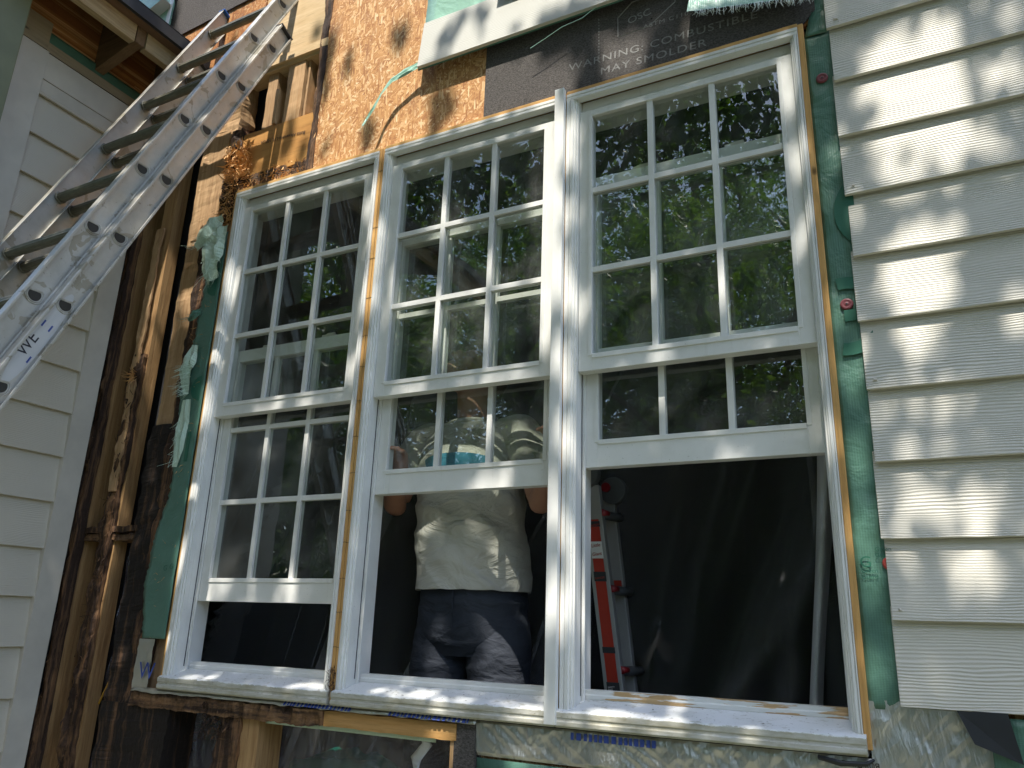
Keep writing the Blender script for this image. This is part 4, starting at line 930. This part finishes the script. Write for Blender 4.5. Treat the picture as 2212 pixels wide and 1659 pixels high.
ell(mb, H(0, 0, .02), (.075, .095, .105), HR); ell(mb, H(0, -.035, -.055), (.055, .060, .055), HR); ell(mb, H(0, -.085, -.085), (.022, .016, .016), HR)
ell(mb, H(0, -.103, -.012), (.014, .020, .028), HR); ell(mb, H(0, -.112, -.028), (.017, .015, .012), HR); ell(mb, H(0, -.085, .03), (.055, .018, .014), HR)
ell(mb, H(0, -.092, -.055), (.026, .012, .006), HR); ell(mb, H(0, -.092, -.066), (.022, .012, .006), HR)
for s in (-1, 1): ell(mb, H(s * .077, .01, -.005), (.008, .018, .032), HR); ell(mb, H(s * .04, -.07, -.02), (.026, .022, .022), HR)
mb.tube([(-1.375, 2.345, 2.25), (-1.380, 2.335, 2.33), (-1.385, 2.335, 2.40)], [.066, .060, .058], 20)
loft(mb, [(-1.345, 2.33, 1.52, .13, .08), (-1.345, 2.33, 1.70, .165, .10), (-1.36, 2.32, 2.0, .185, .11), (-1.372, 2.325, 2.20, .185, .10), (-1.375, 2.335, 2.27, .10, .07)])
def limb(mb, pts, rs, n=16):
    P = [np.array(p, float) for p in pts]; out = []; rr = []
    for i in range(len(P) - 1):
        for k in range(5): out.append(P[i] + (P[i + 1] - P[i]) * k / 5); rr.append(rs[i] + (rs[i + 1] - rs[i]) * k / 5)
    out.append(P[-1]); rr.append(rs[-1]); mb.tube(out, rr, n)
def hand(mb, wrist, dirv, palmn, s=1):
    d = np.array(dirv, float); d /= np.linalg.norm(d); nn = np.array(palmn, float); nn -= d * nn.dot(d); nn /= np.linalg.norm(nn); sd = np.cross(d, nn)
    wv = np.array(wrist, float)
    for k, (o_, l_) in enumerate(((-.030, .070), (-.010, .078), (.010, .073), (.029, .058))):
        b = wv + d * .085 + sd * o_; m1 = b + d * l_ * .45 + nn * .008; m2 = m1 + d * l_ * .18 + nn * l_ * .33; m3 = m2 - d * .004 + nn * l_ * .3
        mb.tube([wv + d * .02 + sd * o_ * .6, b, m1, m2, m3], [.013, .0105, .0095, .009, .0075], 10)
    mb.tube([wv, wv + d * .05, wv + d * .09], [.024, .034, .032], 12, flat=.5)
    tb = wv + d * .03 - sd * .028 * s; mb.tube([tb, tb - sd * .02 * s + d * .025 + nn * .01, tb - sd * .02 * s + d * .05 + nn * .025], [.014, .012, .009], 10)
LA = [(-1.555, 2.33, 2.235), (-1.60, 2.27, 2.12), (-1.622, 2.235, 1.985), (-1.56, 2.14, 2.02), (-1.505, 2.10, 2.035)]
RA = [(-1.19, 2.33, 2.235), (-1.115, 2.28, 2.12), (-1.055, 2.235, 1.975), (-1.00, 2.14, 2.01), (-.965, 2.10, 2.035)]
for A, s in ((LA, 1), (RA, -1)):
    limb(mb, A, [.058, .052, .042, .034, .026])
hand(mb, (-1.520, 2.10, 2.02), (.05, -.15, 1), (.2, -1, 0), 1); hand(mb, (-.955, 2.10, 2.04), (.1, -.15, 1), (-.2, -1, 0), -1)
limb(mb, [(-1.43, 2.34, 1.58), (-1.46, 2.31, 1.2), (-1.47, 2.33, .93)], [.07, .05, .045]); limb(mb, [(-1.26, 2.34, 1.58), (-1.22, 2.31, 1.2), (-1.215, 2.33, .93)], [.07, .05, .045])
body = remesh(mb.obj('body', SKIN, man, True), .0065, 3)
SHIRT = m_cloth('dirty pale cotton', (.38, .36, .30), (.60, .585, .53), 4, 1.0)
def cloth_loft(mb, keys, nu, nv, wr, p=2.3, openend=True):
    """keys (cx, cy, cz, rx, ry) interpolated smoothly; wr(x, y, z, a) is a displacement outwards"""
    K = np.array(keys, float); tk = np.linspace(0, 1, len(K)); tt = np.linspace(0, 1, nv + 1)
    def cr(c):
        out = []
        for t_ in tt:
            i = min(int(t_ * (len(K) - 1)), len(K) - 2); u = t_ * (len(K) - 1) - i
            p0, p1, p2, p3 = K[max(i - 1, 0)][c], K[i][c], K[i + 1][c], K[min(i + 2, len(K) - 1)][c]
            out.append(.5 * ((2 * p1) + (-p0 + p2) * u + (2 * p0 - 5 * p1 + 4 * p2 - p3) * u * u + (-p0 + 3 * p1 - 3 * p2 + p3) * u ** 3))
        return out
    C = [cr(c) for c in range(5)]; vs = []
    for i in range(nv + 1):
        for k in range(nu):
            a = 2 * math.pi * k / nu; c, s = math.cos(a), math.sin(a)
            ex, ey = math.copysign(abs(c) ** (2 / p), c), math.copysign(abs(s) ** (2 / p), s)
            x, y, z = C[0][i] + C[3][i] * ex, C[1][i] + C[4][i] * ey, C[2][i]
            d = wr(x, y, z, a); l_ = math.hypot(ex, ey); vs.append((x + d * ex / l_, y + d * ey / l_, z + .35 * d))
    mb.add(vs, [(i * nu + k, i * nu + (k + 1) % nu, (i + 1) * nu + (k + 1) % nu, (i + 1) * nu + k) for i in range(nv) for k in range(nu)])
def tube_loft(mb, pts, rs, nu, nv, wr):
    P = np.array(pts, float); q = np.linspace(0, len(P) - 1, nv + 1); C = np.stack([np.interp(q, range(len(P)), P[:, c]) for c in range(3)], 1)
    for _ in range(6): C[1:-1] = (C[:-2] + 2 * C[1:-1] + C[2:]) / 4
    r = np.interp(q, range(len(P)), rs); vs = []
    for i in range(nv + 1):
        t_ = C[min(i + 1, nv)] - C[max(i - 1, 0)]; t_ /= np.linalg.norm(t_); a = np.cross(t_, (0, 1, 0)); a /= np.linalg.norm(a); b = np.cross(t_, a)
        for k in range(nu):
            an = 2 * math.pi * k / nu; n_ = math.cos(an) * a + math.sin(an) * b; x = C[i] + n_ * r[i]; vs.append(x + n_ * wr(x[0], x[1], x[2], i / nv))
    mb.add(vs, [(i * nu + k, i * nu + (k + 1) % nu, (i + 1) * nu + (k + 1) % nu, (i + 1) * nu + k) for i in range(nv) for k in range(nu)])
def ridge(v): return 1 - abs(v) * 2.4
def shirt_w(x, y, z, a):
    low = min(1, max(0, (2.14 - z) / .25)); u = x + 1.36
    s1 = ridge(nz(((u * .55 + (z - 1.7) * 1.0 + u * u * 1.6) * 9, .3, (u - z * .35) * 2.2)))          # long folds hanging in a bow
    s2 = ridge(nz((u * 5, 4.1, z * 13 + u * 8)))
    s3 = nz((u * 17, 2.2, z * 16))
    return (.010 * max(s1, 0) + .005 * max(s2, 0)) * (.35 + .65 * low) + .0025 * s3 - .004
mb = MB()
cloth_loft(mb, [(-1.342, 2.325, 1.700, .196, .138), (-1.342, 2.325, 1.76, .196, .140), (-1.350, 2.31, 1.87, .192, .142), (-1.366, 2.315, 2.0, .194, .138), (-1.375, 2.32, 2.12, .198, .134), (-1.378, 2.328, 2.20, .184, .120), (-1.380, 2.336, 2.262, .138, .092), (-1.380, 2.34, 2.292, .082, .070)], 150, 120, shirt_w)
for A in (LA, RA):
    s = -1 if A is LA else 1
    c1 = np.array(A[0]); B0 = c1 + np.array([-s * .07, .005, .004])
    tube_loft(mb, [B0, c1 + np.array([s * .012, 0, -.004]), np.array(A[1]) + np.array([s * .004, 0, .0]), np.array(A[1]) * .62 + np.array(A[2]) * .38], [.055, .068, .073, .070], 60, 50,
              lambda x, y, z, t_: .006 * max(0, ridge(nz((x * 6, y * 7, z * 22)))) * (.3 + t_) + .002 * nz((x * 30, y * 30, z * 30)))
shirt = mb.obj('shirt', SHIRT, man, True); so2 = shirt.modifiers.new('t', 'SOLIDIFY'); so2.thickness = .0025
mb = MB(); ring = [(-1.378 + .070 * math.cos(a), 2.325 + .062 * math.sin(a) - .012, 2.292 + .020 * math.sin(a)) for a in np.linspace(0, 2 * math.pi, 30)]
mb.tube(ring, .0075, 8, cap=False); mb.obj('collar', SHIRT, shirt, True)
# blue print band curved on the chest
mb = MB(); vs = []; n = 30
for i in range(7):
    z = 2.045 + i * .0135
    for k in range(n + 1):
        a = rad(208 + 124 * k / n); rx, ry = .2040, .1455; cx, cy = -1.372, 2.318
        zz = z + .02 * math.sin(math.pi * k / n) * (i / 6)
        vs.append((cx + rx * math.copysign(abs(math.cos(a)) ** .87, math.cos(a)) * .80, cy + ry * math.copysign(abs(math.sin(a)) ** .87, math.sin(a)), zz))
mb.add(vs, [(i * (n + 1) + k, i * (n + 1) + k + 1, (i + 1) * (n + 1) + k + 1, (i + 1) * (n + 1) + k) for i in range(6) for k in range(n)])
mb.obj('shirt_print', m_cloth('blue shirt print', (.03, .17, .26), (.09, .32, .44), 9, .6), shirt, True)
JEAN = m_cloth('dark denim', (.010, .013, .018), (.060, .067, .085), 6, .7)
mb = MB()
jw = lambda x, y, z, a: .007 * max(0, ridge(nz((x * 5 + z * 3, 1, z * 15)))) + .002 * nz((x * 30, y * 20, z * 30)) - .002
cloth_loft(mb, [(-1.342, 2.335, 1.50, .150, .105), (-1.342, 2.335, 1.56, .188, .130), (-1.342, 2.33, 1.66, .186, .130), (-1.342, 2.33, 1.78, .178, .122)], 110, 50, jw)
tube_loft(mb, [(-1.435, 2.33, 1.62), (-1.445, 2.325, 1.50), (-1.462, 2.315, 1.30), (-1.47, 2.31, 1.15), (-1.475, 2.34, .90)], [.100, .104, .092, .078, .07], 60, 90, jw)
tube_loft(mb, [(-1.25, 2.33, 1.62), (-1.238, 2.325, 1.50), (-1.222, 2.315, 1.30), (-1.215, 2.31, 1.15), (-1.21, 2.34, .90)], [.100, .104, .092, .078, .07], 60, 90, jw)
jeans = mb.obj('jeans', JEAN, man, True)
MB().tube([(-1.34, 2.192, 1.70), (-1.338, 2.189, 1.63), (-1.342, 2.200, 1.565), (-1.352, 2.22, 1.53)], .0025, 5).obj('fly_seam', JEAN, jeans)
mb = MB()
for x in (-1.475, -1.21): ell(mb, (x, 2.29, .895), (.05, .13, .045))
mb.obj('boots', DKM, man, True)
mb = MB(); ell(mb, H(0, .018, .045), (.080, .092, .095), HR); mb.obj('hair', HAIR, body, True)

# ------------------------------------------------------------------ trees: shade canopy and the wood reflected in the glass
def leaf_mesh(P, S, seed, asp=.55, flat=.6):
    """P (n,3) centres, S (n,) lengths: two-triangle pointed leaves, slightly folded"""
    r = np.random.default_rng(seed); n = len(P)
    a = r.normal(size=(n, 3)); a[:, 2] *= flat; a /= np.linalg.norm(a, axis=1)[:, None]
    b = r.normal(size=(n, 3)); b -= a * (a * b).sum(1)[:, None]; b /= np.linalg.norm(b, axis=1)[:, None]
    c = np.cross(a, b)
    S = S[:, None]
    v = np.stack([P - a * S / 2, P - a * S * .12 + b * S * asp / 2 + c * S * .08, P + a * S * .22 + b * S * asp * .36 + c * S * .07, P + a * S / 2,
                  P + a * S * .22 - b * S * asp * .36 + c * S * .07, P - a * S * .12 - b * S * asp / 2 + c * S * .08], 1).reshape(-1, 3)
    i = np.arange(n)[:, None] * 6
    f = np.concatenate([i + [0, 1, 2, 3], i + [0, 3, 4, 5]], 1).reshape(-1, 4)
    return v, f
def mesh_np(name, v, f, mat, parent=None):
    me = bpy.data.meshes.new(name); me.vertices.add(len(v)); me.vertices.foreach_set('co', v.astype(np.float32).ravel())
    me.loops.add(f.size); me.loops.foreach_set('vertex_index', f.astype(np.int32).ravel()); me.polygons.add(len(f))
    me.polygons.foreach_set('loop_start', np.arange(len(f), dtype=np.int32) * 4); me.polygons.foreach_set('loop_total', np.full(len(f), 4, np.int32))
    me.update(calc_edges=True); me.validate(); me.materials.append(mat)
    o = bpy.data.objects.new(name, me); col.objects.link(o); o.parent = parent; return o
LEAFA = m_leaf('maple leaves', (.035, .085, .012), (.10, .17, .03)); LEAFB = m_leaf('far leaves', (.02, .06, .008), (.11, .16, .02), .55)
BARK = m_wood('bark', (.05, .035, .025), (.11, .085, .06), 'z', .3, bump=1.0)
# sunlit patches on the wall, as outlines in the wall plane; leaves are kept out of the rays that reach them
def poly(pts): return np.array([atY(x, y, 1.955)[[0, 2]] for x, y in pts])
LIT_POLY = [poly(p) for p in [
    [(380, -60), (925, -60), (940, 120), (1060, 100), (1235, 120), (1240, 195), (1175, 235), (1000, 275), (830, 330), (700, 370), (640, 395), (520, 400), (470, 330), (430, 480), (400, 430)],
    [(925, -40), (1300, -60), (1290, 10), (1130, 70), (1020, 95), (930, 130)],
    [(1310, 60), (1385, 45), (1385, 150), (1320, 165)],
    [(430, 270), (510, 260), (505, 330), (470, 420), (440, 520), (400, 520)],
    [(1145, 270), (1200, 240), (1205, 420), (1200, 560), (1180, 700), (1150, 600)],
    [(355, 470), (385, 480), (370, 640), (330, 800), (300, 780), (320, 640)],
    [(400, 560), (440, 580), (420, 660), (385, 640)],
    [(1875, 90), (1950, 50), (2062, 30), (2072, 200), (2075, 350), (2010, 395), (1900, 420), (1890, 300), (1870, 200)],
    [(1925, 505), (1965, 470), (2055, 468), (2052, 600), (2035, 690), (1960, 700), (1935, 640), (1915, 560)],
    [(243, 1125), (262, 1200), (258, 1270), (235, 1330), (205, 1400), (195, 1440), (188, 1400), (205, 1280), (232, 1150)],
]]
LIT_ELL = []
for (x, y, a, b, *dep) in [  # centre and half sizes, D units
    (800, 430, 14, 30), (812, 520, 16, 50), (795, 640, 14, 40), (770, 760, 10, 30), (745, 900, 10, 30), (735, 1050, 8, 40),
    (1225, 330, 16, 50), (1215, 480, 14, 40), (1225, 640, 18, 60), (1210, 800, 12, 50), (1225, 960, 16, 60), (1205, 1150, 14, 60), (1200, 1350, 16, 50), (1240, 1250, 10, 60),
    (1700, 150, 14, 60), (1720, 330, 12, 40), (1735, 480, 10, 40), (1420, 760, 30, 16), (1330, 790, 26, 16), (1660, 735, 20, 12), (1560, 950, 14, 30), (1290, 980, 20, 20), (1740, 930, 30, 22),
    (1390, 590, 12, 30), (1560, 560, 10, 60), (1480, 390, 14, 14),
    (660, 850, 30, 14), (580, 870, 26, 12), (520, 1265, 22, 20), (590, 1270, 18, 20), (680, 1265, 20, 20), (620, 1180, 8, 50), (560, 890, 20, 16), (480, 1130, 14, 30),
    (470, 750, 10, 40), (440, 900, 8, 50), (420, 1050, 8, 40), (395, 1210, 8, 40), (370, 1380, 8, 50), (500, 600, 10, 40),
    (420, 1455, 50, 14), (560, 1460, 30, 12), (670, 1475, 40, 16), (820, 1475, 30, 10), (890, 1500, 50, 10), (980, 1505, 40, 16), (1090, 1510, 40, 14), (1150, 1520, 30, 12), (1310, 1515, 20, 12), (1370, 1540, 28, 12), (1480, 1560, 26, 10), (1300, 1560, 18, 10),
    (925, 965, 40, 50, 2.22), (1000, 935, 50, 30, 2.18), (1110, 920, 60, 50, 2.22), (950, 1000, 24, 50, 2.17), (1075, 985, 20, 30, 2.16), (1140, 970, 40, 50, 2.25), (1010, 950, 80, 50, 2.18), (995, 800, 50, 40, 2.22), (1015, 870, 30, 30, 2.28), (1130, 960, 24, 40, 2.22), (985, 975, 22, 12, 2.16), (1020, 1000, 34, 10, 2.16), (900, 980, 14, 40, 2.25),
    (900, 1040, 40, 12), (1060, 1035, 50, 14), (1140, 1030, 14, 18), (870, 830, 40, 12), (1040, 815, 40, 12), (1130, 800, 40, 12), (1175, 700, 10, 40),
    (1045, 1270, 12, 10, 2.17), (1060, 1150, 5, 30, 2.16), (1060, 1330, 24, 40, 2.2), (1105, 1370, 22, 70, 2.22), (940, 1395, 34, 26, 2.2), (1015, 1400, 20, 20, 2.2), (1055, 1430, 16, 30, 2.2), (605, 1360, 5, 30, 2.5), (925, 1600, 20, 40, 2.05),
    (1950, 745, 20, 12), (2000, 760, 20, 12), (1920, 850, 8, 8), (1990, 865, 16, 12), (2045, 855, 10, 14), (1960, 985, 16, 12), (2040, 978, 16, 8), (1945, 1075, 12, 38), (1990, 1090, 6, 34), (2035, 1085, 8, 34), (2105, 1095, 30, 40), (2155, 1080, 8, 30), (1968, 1215, 12, 20), (2100, 1220, 38, 36), (2120, 1262, 16, 14), (2202, 640, 8, 30), (2196, 715, 8, 14), (1985, 640, 14, 20), (2000, 740, 12, 10),
    (2140, 150, 16, 26), (2185, 175, 14, 20), (2150, 310, 16, 30), (2190, 350, 12, 26), (2175, 30, 14, 16),
    (1790, 320, 12, 26), (1800, 420, 10, 26), (1815, 640, 12, 30), (1830, 800, 12, 26), (1850, 960, 14, 36), (1862, 1100, 14, 40), (1880, 1210, 14, 40), (1895, 1420, 12, 36),
    (1600, 6, 130, 26), (950, 1600, 30, 40), (1150, 1590, 50, 20), (1280, 1600, 60, 20), (1450, 1620, 50, 16), (425, 1230, 8, 40), (245, 1100, 10, 70), (225, 1230, 12, 50), (205, 1480, 6, 20), (258, 1380, 8, 40), (170, 1560, 10, 30),
    (330, 240, 30, 40), (230, 340, 36, 40), (130, 470, 36, 46), (480, 200, 24, 40), (540, 130, 20, 60), (430, 120, 20, 30), (60, 640, 26, 40), (90, 560, 26, 26), (300, 460, 20, 24), (230, 560, 18, 24), (110, 760, 20, 28), (30, 800, 26, 30), (395, 330, 16, 26),
]:
    if dep:      # a patch on something inside the room: follow the sun ray back to the wall plane
        q = atY(x, y, dep[0]); sc_ = .0013; q = q - L * (dep[0] - 1.955) / L[1]
        LIT_ELL.append((q[0], q[2], a * sc_, b * sc_)); continue
    p = atY(x, y, 1.955)[[0, 2]]; px_ = atY(x + a, y, 1.955)[[0, 2]]; pz_ = atY(x, y + b, 1.955)[[0, 2]]
    LIT_ELL.append((p[0], p[1], abs(px_[0] - p[0]), abs(pz_[1] - p[1])))
def inside_poly(q, pts):
    x, y = pts[:, 0], pts[:, 1]; ins = np.zeros(len(x), bool); n = len(q); j = n - 1
    for i in range(n):
        c = ((q[i, 1] > y) != (q[j, 1] > y)) & (x < (q[j, 0] - q[i, 0]) * (y - q[i, 1]) / (q[j, 1] - q[i, 1] + 1e-12) + q[i, 0]); ins ^= c; j = i
    return ins
def lit(pts, grow):
    m = np.zeros(len(pts), bool)
    for e in LIT_ELL: m |= ((pts[:, 0] - e[0]) / (e[2] + grow)) ** 2 + ((pts[:, 1] - e[1]) / (e[3] + grow)) ** 2 < 1
    for p in LIT_POLY:
        for dx, dz in ((0, 0), (grow, 0), (-grow, 0), (0, grow), (0, -grow)): m |= inside_poly(p, pts + [dx, dz])
    return m
NL = 52000
g = np.stack([RN.uniform(-4.2, 1.3, NL), RN.uniform(.3, 5.2, NL)], 1)
S = RN.uniform(.045, .085, NL)
m = lit(g, .022)
for (x, y, a, b) in [(976, 105, 14, 34), (1005, 60, 10, 20), (1045, 50, 12, 22), (956, 200, 22, 34), (945, 265, 9, 40), (700, 190, 10, 60), (715, 90, 10, 40), (800, 265, 9, 30), (655, 310, 8, 40), (625, 260, 7, 60),
                     (1250, 120, 14, 30), (1292, 120, 16, 50), (1888, 245, 12, 32), (1882, 345, 9, 34), (1960, 360, 14, 22), (2010, 375, 10, 24), (560, 330, 14, 14), (760, 120, 9, 30), (870, 60, 12, 24)]:
    p = atY(x, y, 1.975)[[0, 2]]; a_ = abs(atY(x + a, y, 1.975)[0] - p[0]); b_ = abs(atY(x, y + b, 1.975)[2] - p[1])
    m &= ~(((g[:, 0] - p[0]) / a_) ** 2 + ((g[:, 1] - p[1]) / b_) ** 2 < 1)
keep = ~m | (RN.random(NL) < .006)
g = g[keep]; S = S[keep]
T = RN.uniform(4.0, 5.4, len(g))
P = np.stack([g[:, 0], np.full(len(g), 1.955), g[:, 1]], 1) - L[None, :] * T[:, None]
v, f = leaf_mesh(P, S, 5, .75, 1.0)
def tree(name, x, y, h, r0, label, crown, group='trees of the yard', lean=(0, 0), nb=9):
    o = empty(name, (x, y, 0)); tag(o, label, 'tree', group)
    mb = MB(); pts = []; rs = []
    for i in range(9):
        t_ = i / 8; pts.append((lean[0] * t_ + .12 * math.sin(t_ * 5 + x), lean[1] * t_ + .1 * math.sin(t_ * 4 + y), h * t_)); rs.append(r0 * (1 - .72 * t_) + (.25 * r0 if i == 0 else 0))
    mb.tube(pts, rs, 12)
    for k in range(nb):
        i = R_.randint(3, 8); p = np.array(pts[i]); a = R_.uniform(0, 6.28); l = h * R_.uniform(.18, .32)
        q = p + np.array([math.cos(a) * l * .6, math.sin(a) * l * .6, l * .45]); e2 = p + np.array([math.cos(a + .3) * l, math.sin(a + .3) * l, l * .8])
        mb.tube([p, q, e2], [rs[i] * .55, rs[i] * .35, .01], 7)
    mb.obj('trunk', BARK, o, True); 
    if crown is not None:
        vv, ff = crown; mesh_np('crown', vv - np.array([x, y, 0]), ff, LEAFA if name == 'shade_tree' else LEAFB, o)
    return o
tree('shade_tree', 3.4, -1.6, 6.2, .2, 'leafy shade tree out of view, its leaves laid out to shape the sun dapples', (v, f), 'trees of the yard', (-.8, -.4), 5)
def crown(cx, cy, cz, rx, rz, n, s, seed, ncl=60):
    r = np.random.default_rng(seed)
    cc = r.normal(size=(ncl, 3)); cc /= np.linalg.norm(cc, axis=1)[:, None]; cc *= (r.random(ncl) ** .45)[:, None]; cc *= [rx, rx, rz]; cc += [cx, cy, cz]
    k = r.integers(0, ncl, n); P = cc[k] + r.normal(size=(n, 3)) * [rx * .115, rx * .115, rz * .075]
    return leaf_mesh(P, r.uniform(s * .7, s * 1.3, n), seed + 1, .5, .8)
specs = [(-2.2, -5.0, 7.5, .16), (-5.2, -6.5, 10, .2), (-8.5, -5.5, 9, .18), (1.2, -7.5, 10, .2), (-3.4, -10, 13, .25), (-7.5, -11, 13, .25), (-12, -9, 12, .25), (3.5, -11, 13, .25), (-.4, -14, 15, .3), (-6, -17, 17, .3), (-13, -16, 16, .3), (6, -16, 16, .3), (-17, -9, 13, .25)]
names = ['slim tree reflected in the left part of the glass', 'tall tree reflected behind the slim one', 'broad tree reflected toward the left edge', 'leafy tree reflected in the right window', 'large tree deep in the reflected wood', 'large spreading tree deep in the wood to the left', 'far tree at the left of the wood', 'far tree right of the camera', 'tallest central tree far behind', 'very tall tree far behind on the left', 'far left tall tree at the back', 'tall tree far back on the right', 'outermost left tree of the wood']
for i, (x, y, h, r0) in enumerate(specs):
    cz = h * .62
    tree('broadleaf_tree', x, y, h * .9, r0, names[i], crown(x, y, cz, h * .25, h * .36, 13500, .085 + .004 * abs(y), 100 + i * 3, 90))
# ring of leaves added far behind to darken the reflections in the glass
r_ = np.random.default_rng(5); n_ = 26000
th = r_.uniform(rad(175), rad(365), n_); rr_ = r_.uniform(30, 34, n_)
hz_ = 9 + 3.5 * np.sin(th * 9) + 2 * np.sin(th * 23)
vv, ff = leaf_mesh(np.stack([rr_ * np.cos(th), rr_ * np.sin(th), r_.random(n_) ** .8 * hz_], 1), r_.uniform(.6, 1.3, n_), 9, .7, 1)
o = mesh_np('far_woods', vv, ff, LEAFB); o['kind'] = 'stuff'; tag(o, 'woods added far behind the yard to darken the reflections in the glass', 'woods')
vv, ff = crown(-14, -9, 1.6, 7, 2.0, 9000, .2, 555, 160)  # added to close the bright horizon gap under the reflected trees
o = mesh_np('hedge', vv, ff, LEAFB); tag(o, 'hedge added left of the yard to block bright sky in the reflections', 'hedge')
vv, ff = crown(-4, -15, 1.1, 11, 1.3, 16000, .2, 777, 220)
o = mesh_np('undergrowth', vv, ff, LEAFB); o['kind'] = 'stuff'; tag(o, 'low green undergrowth across the back of the yard', 'undergrowth')
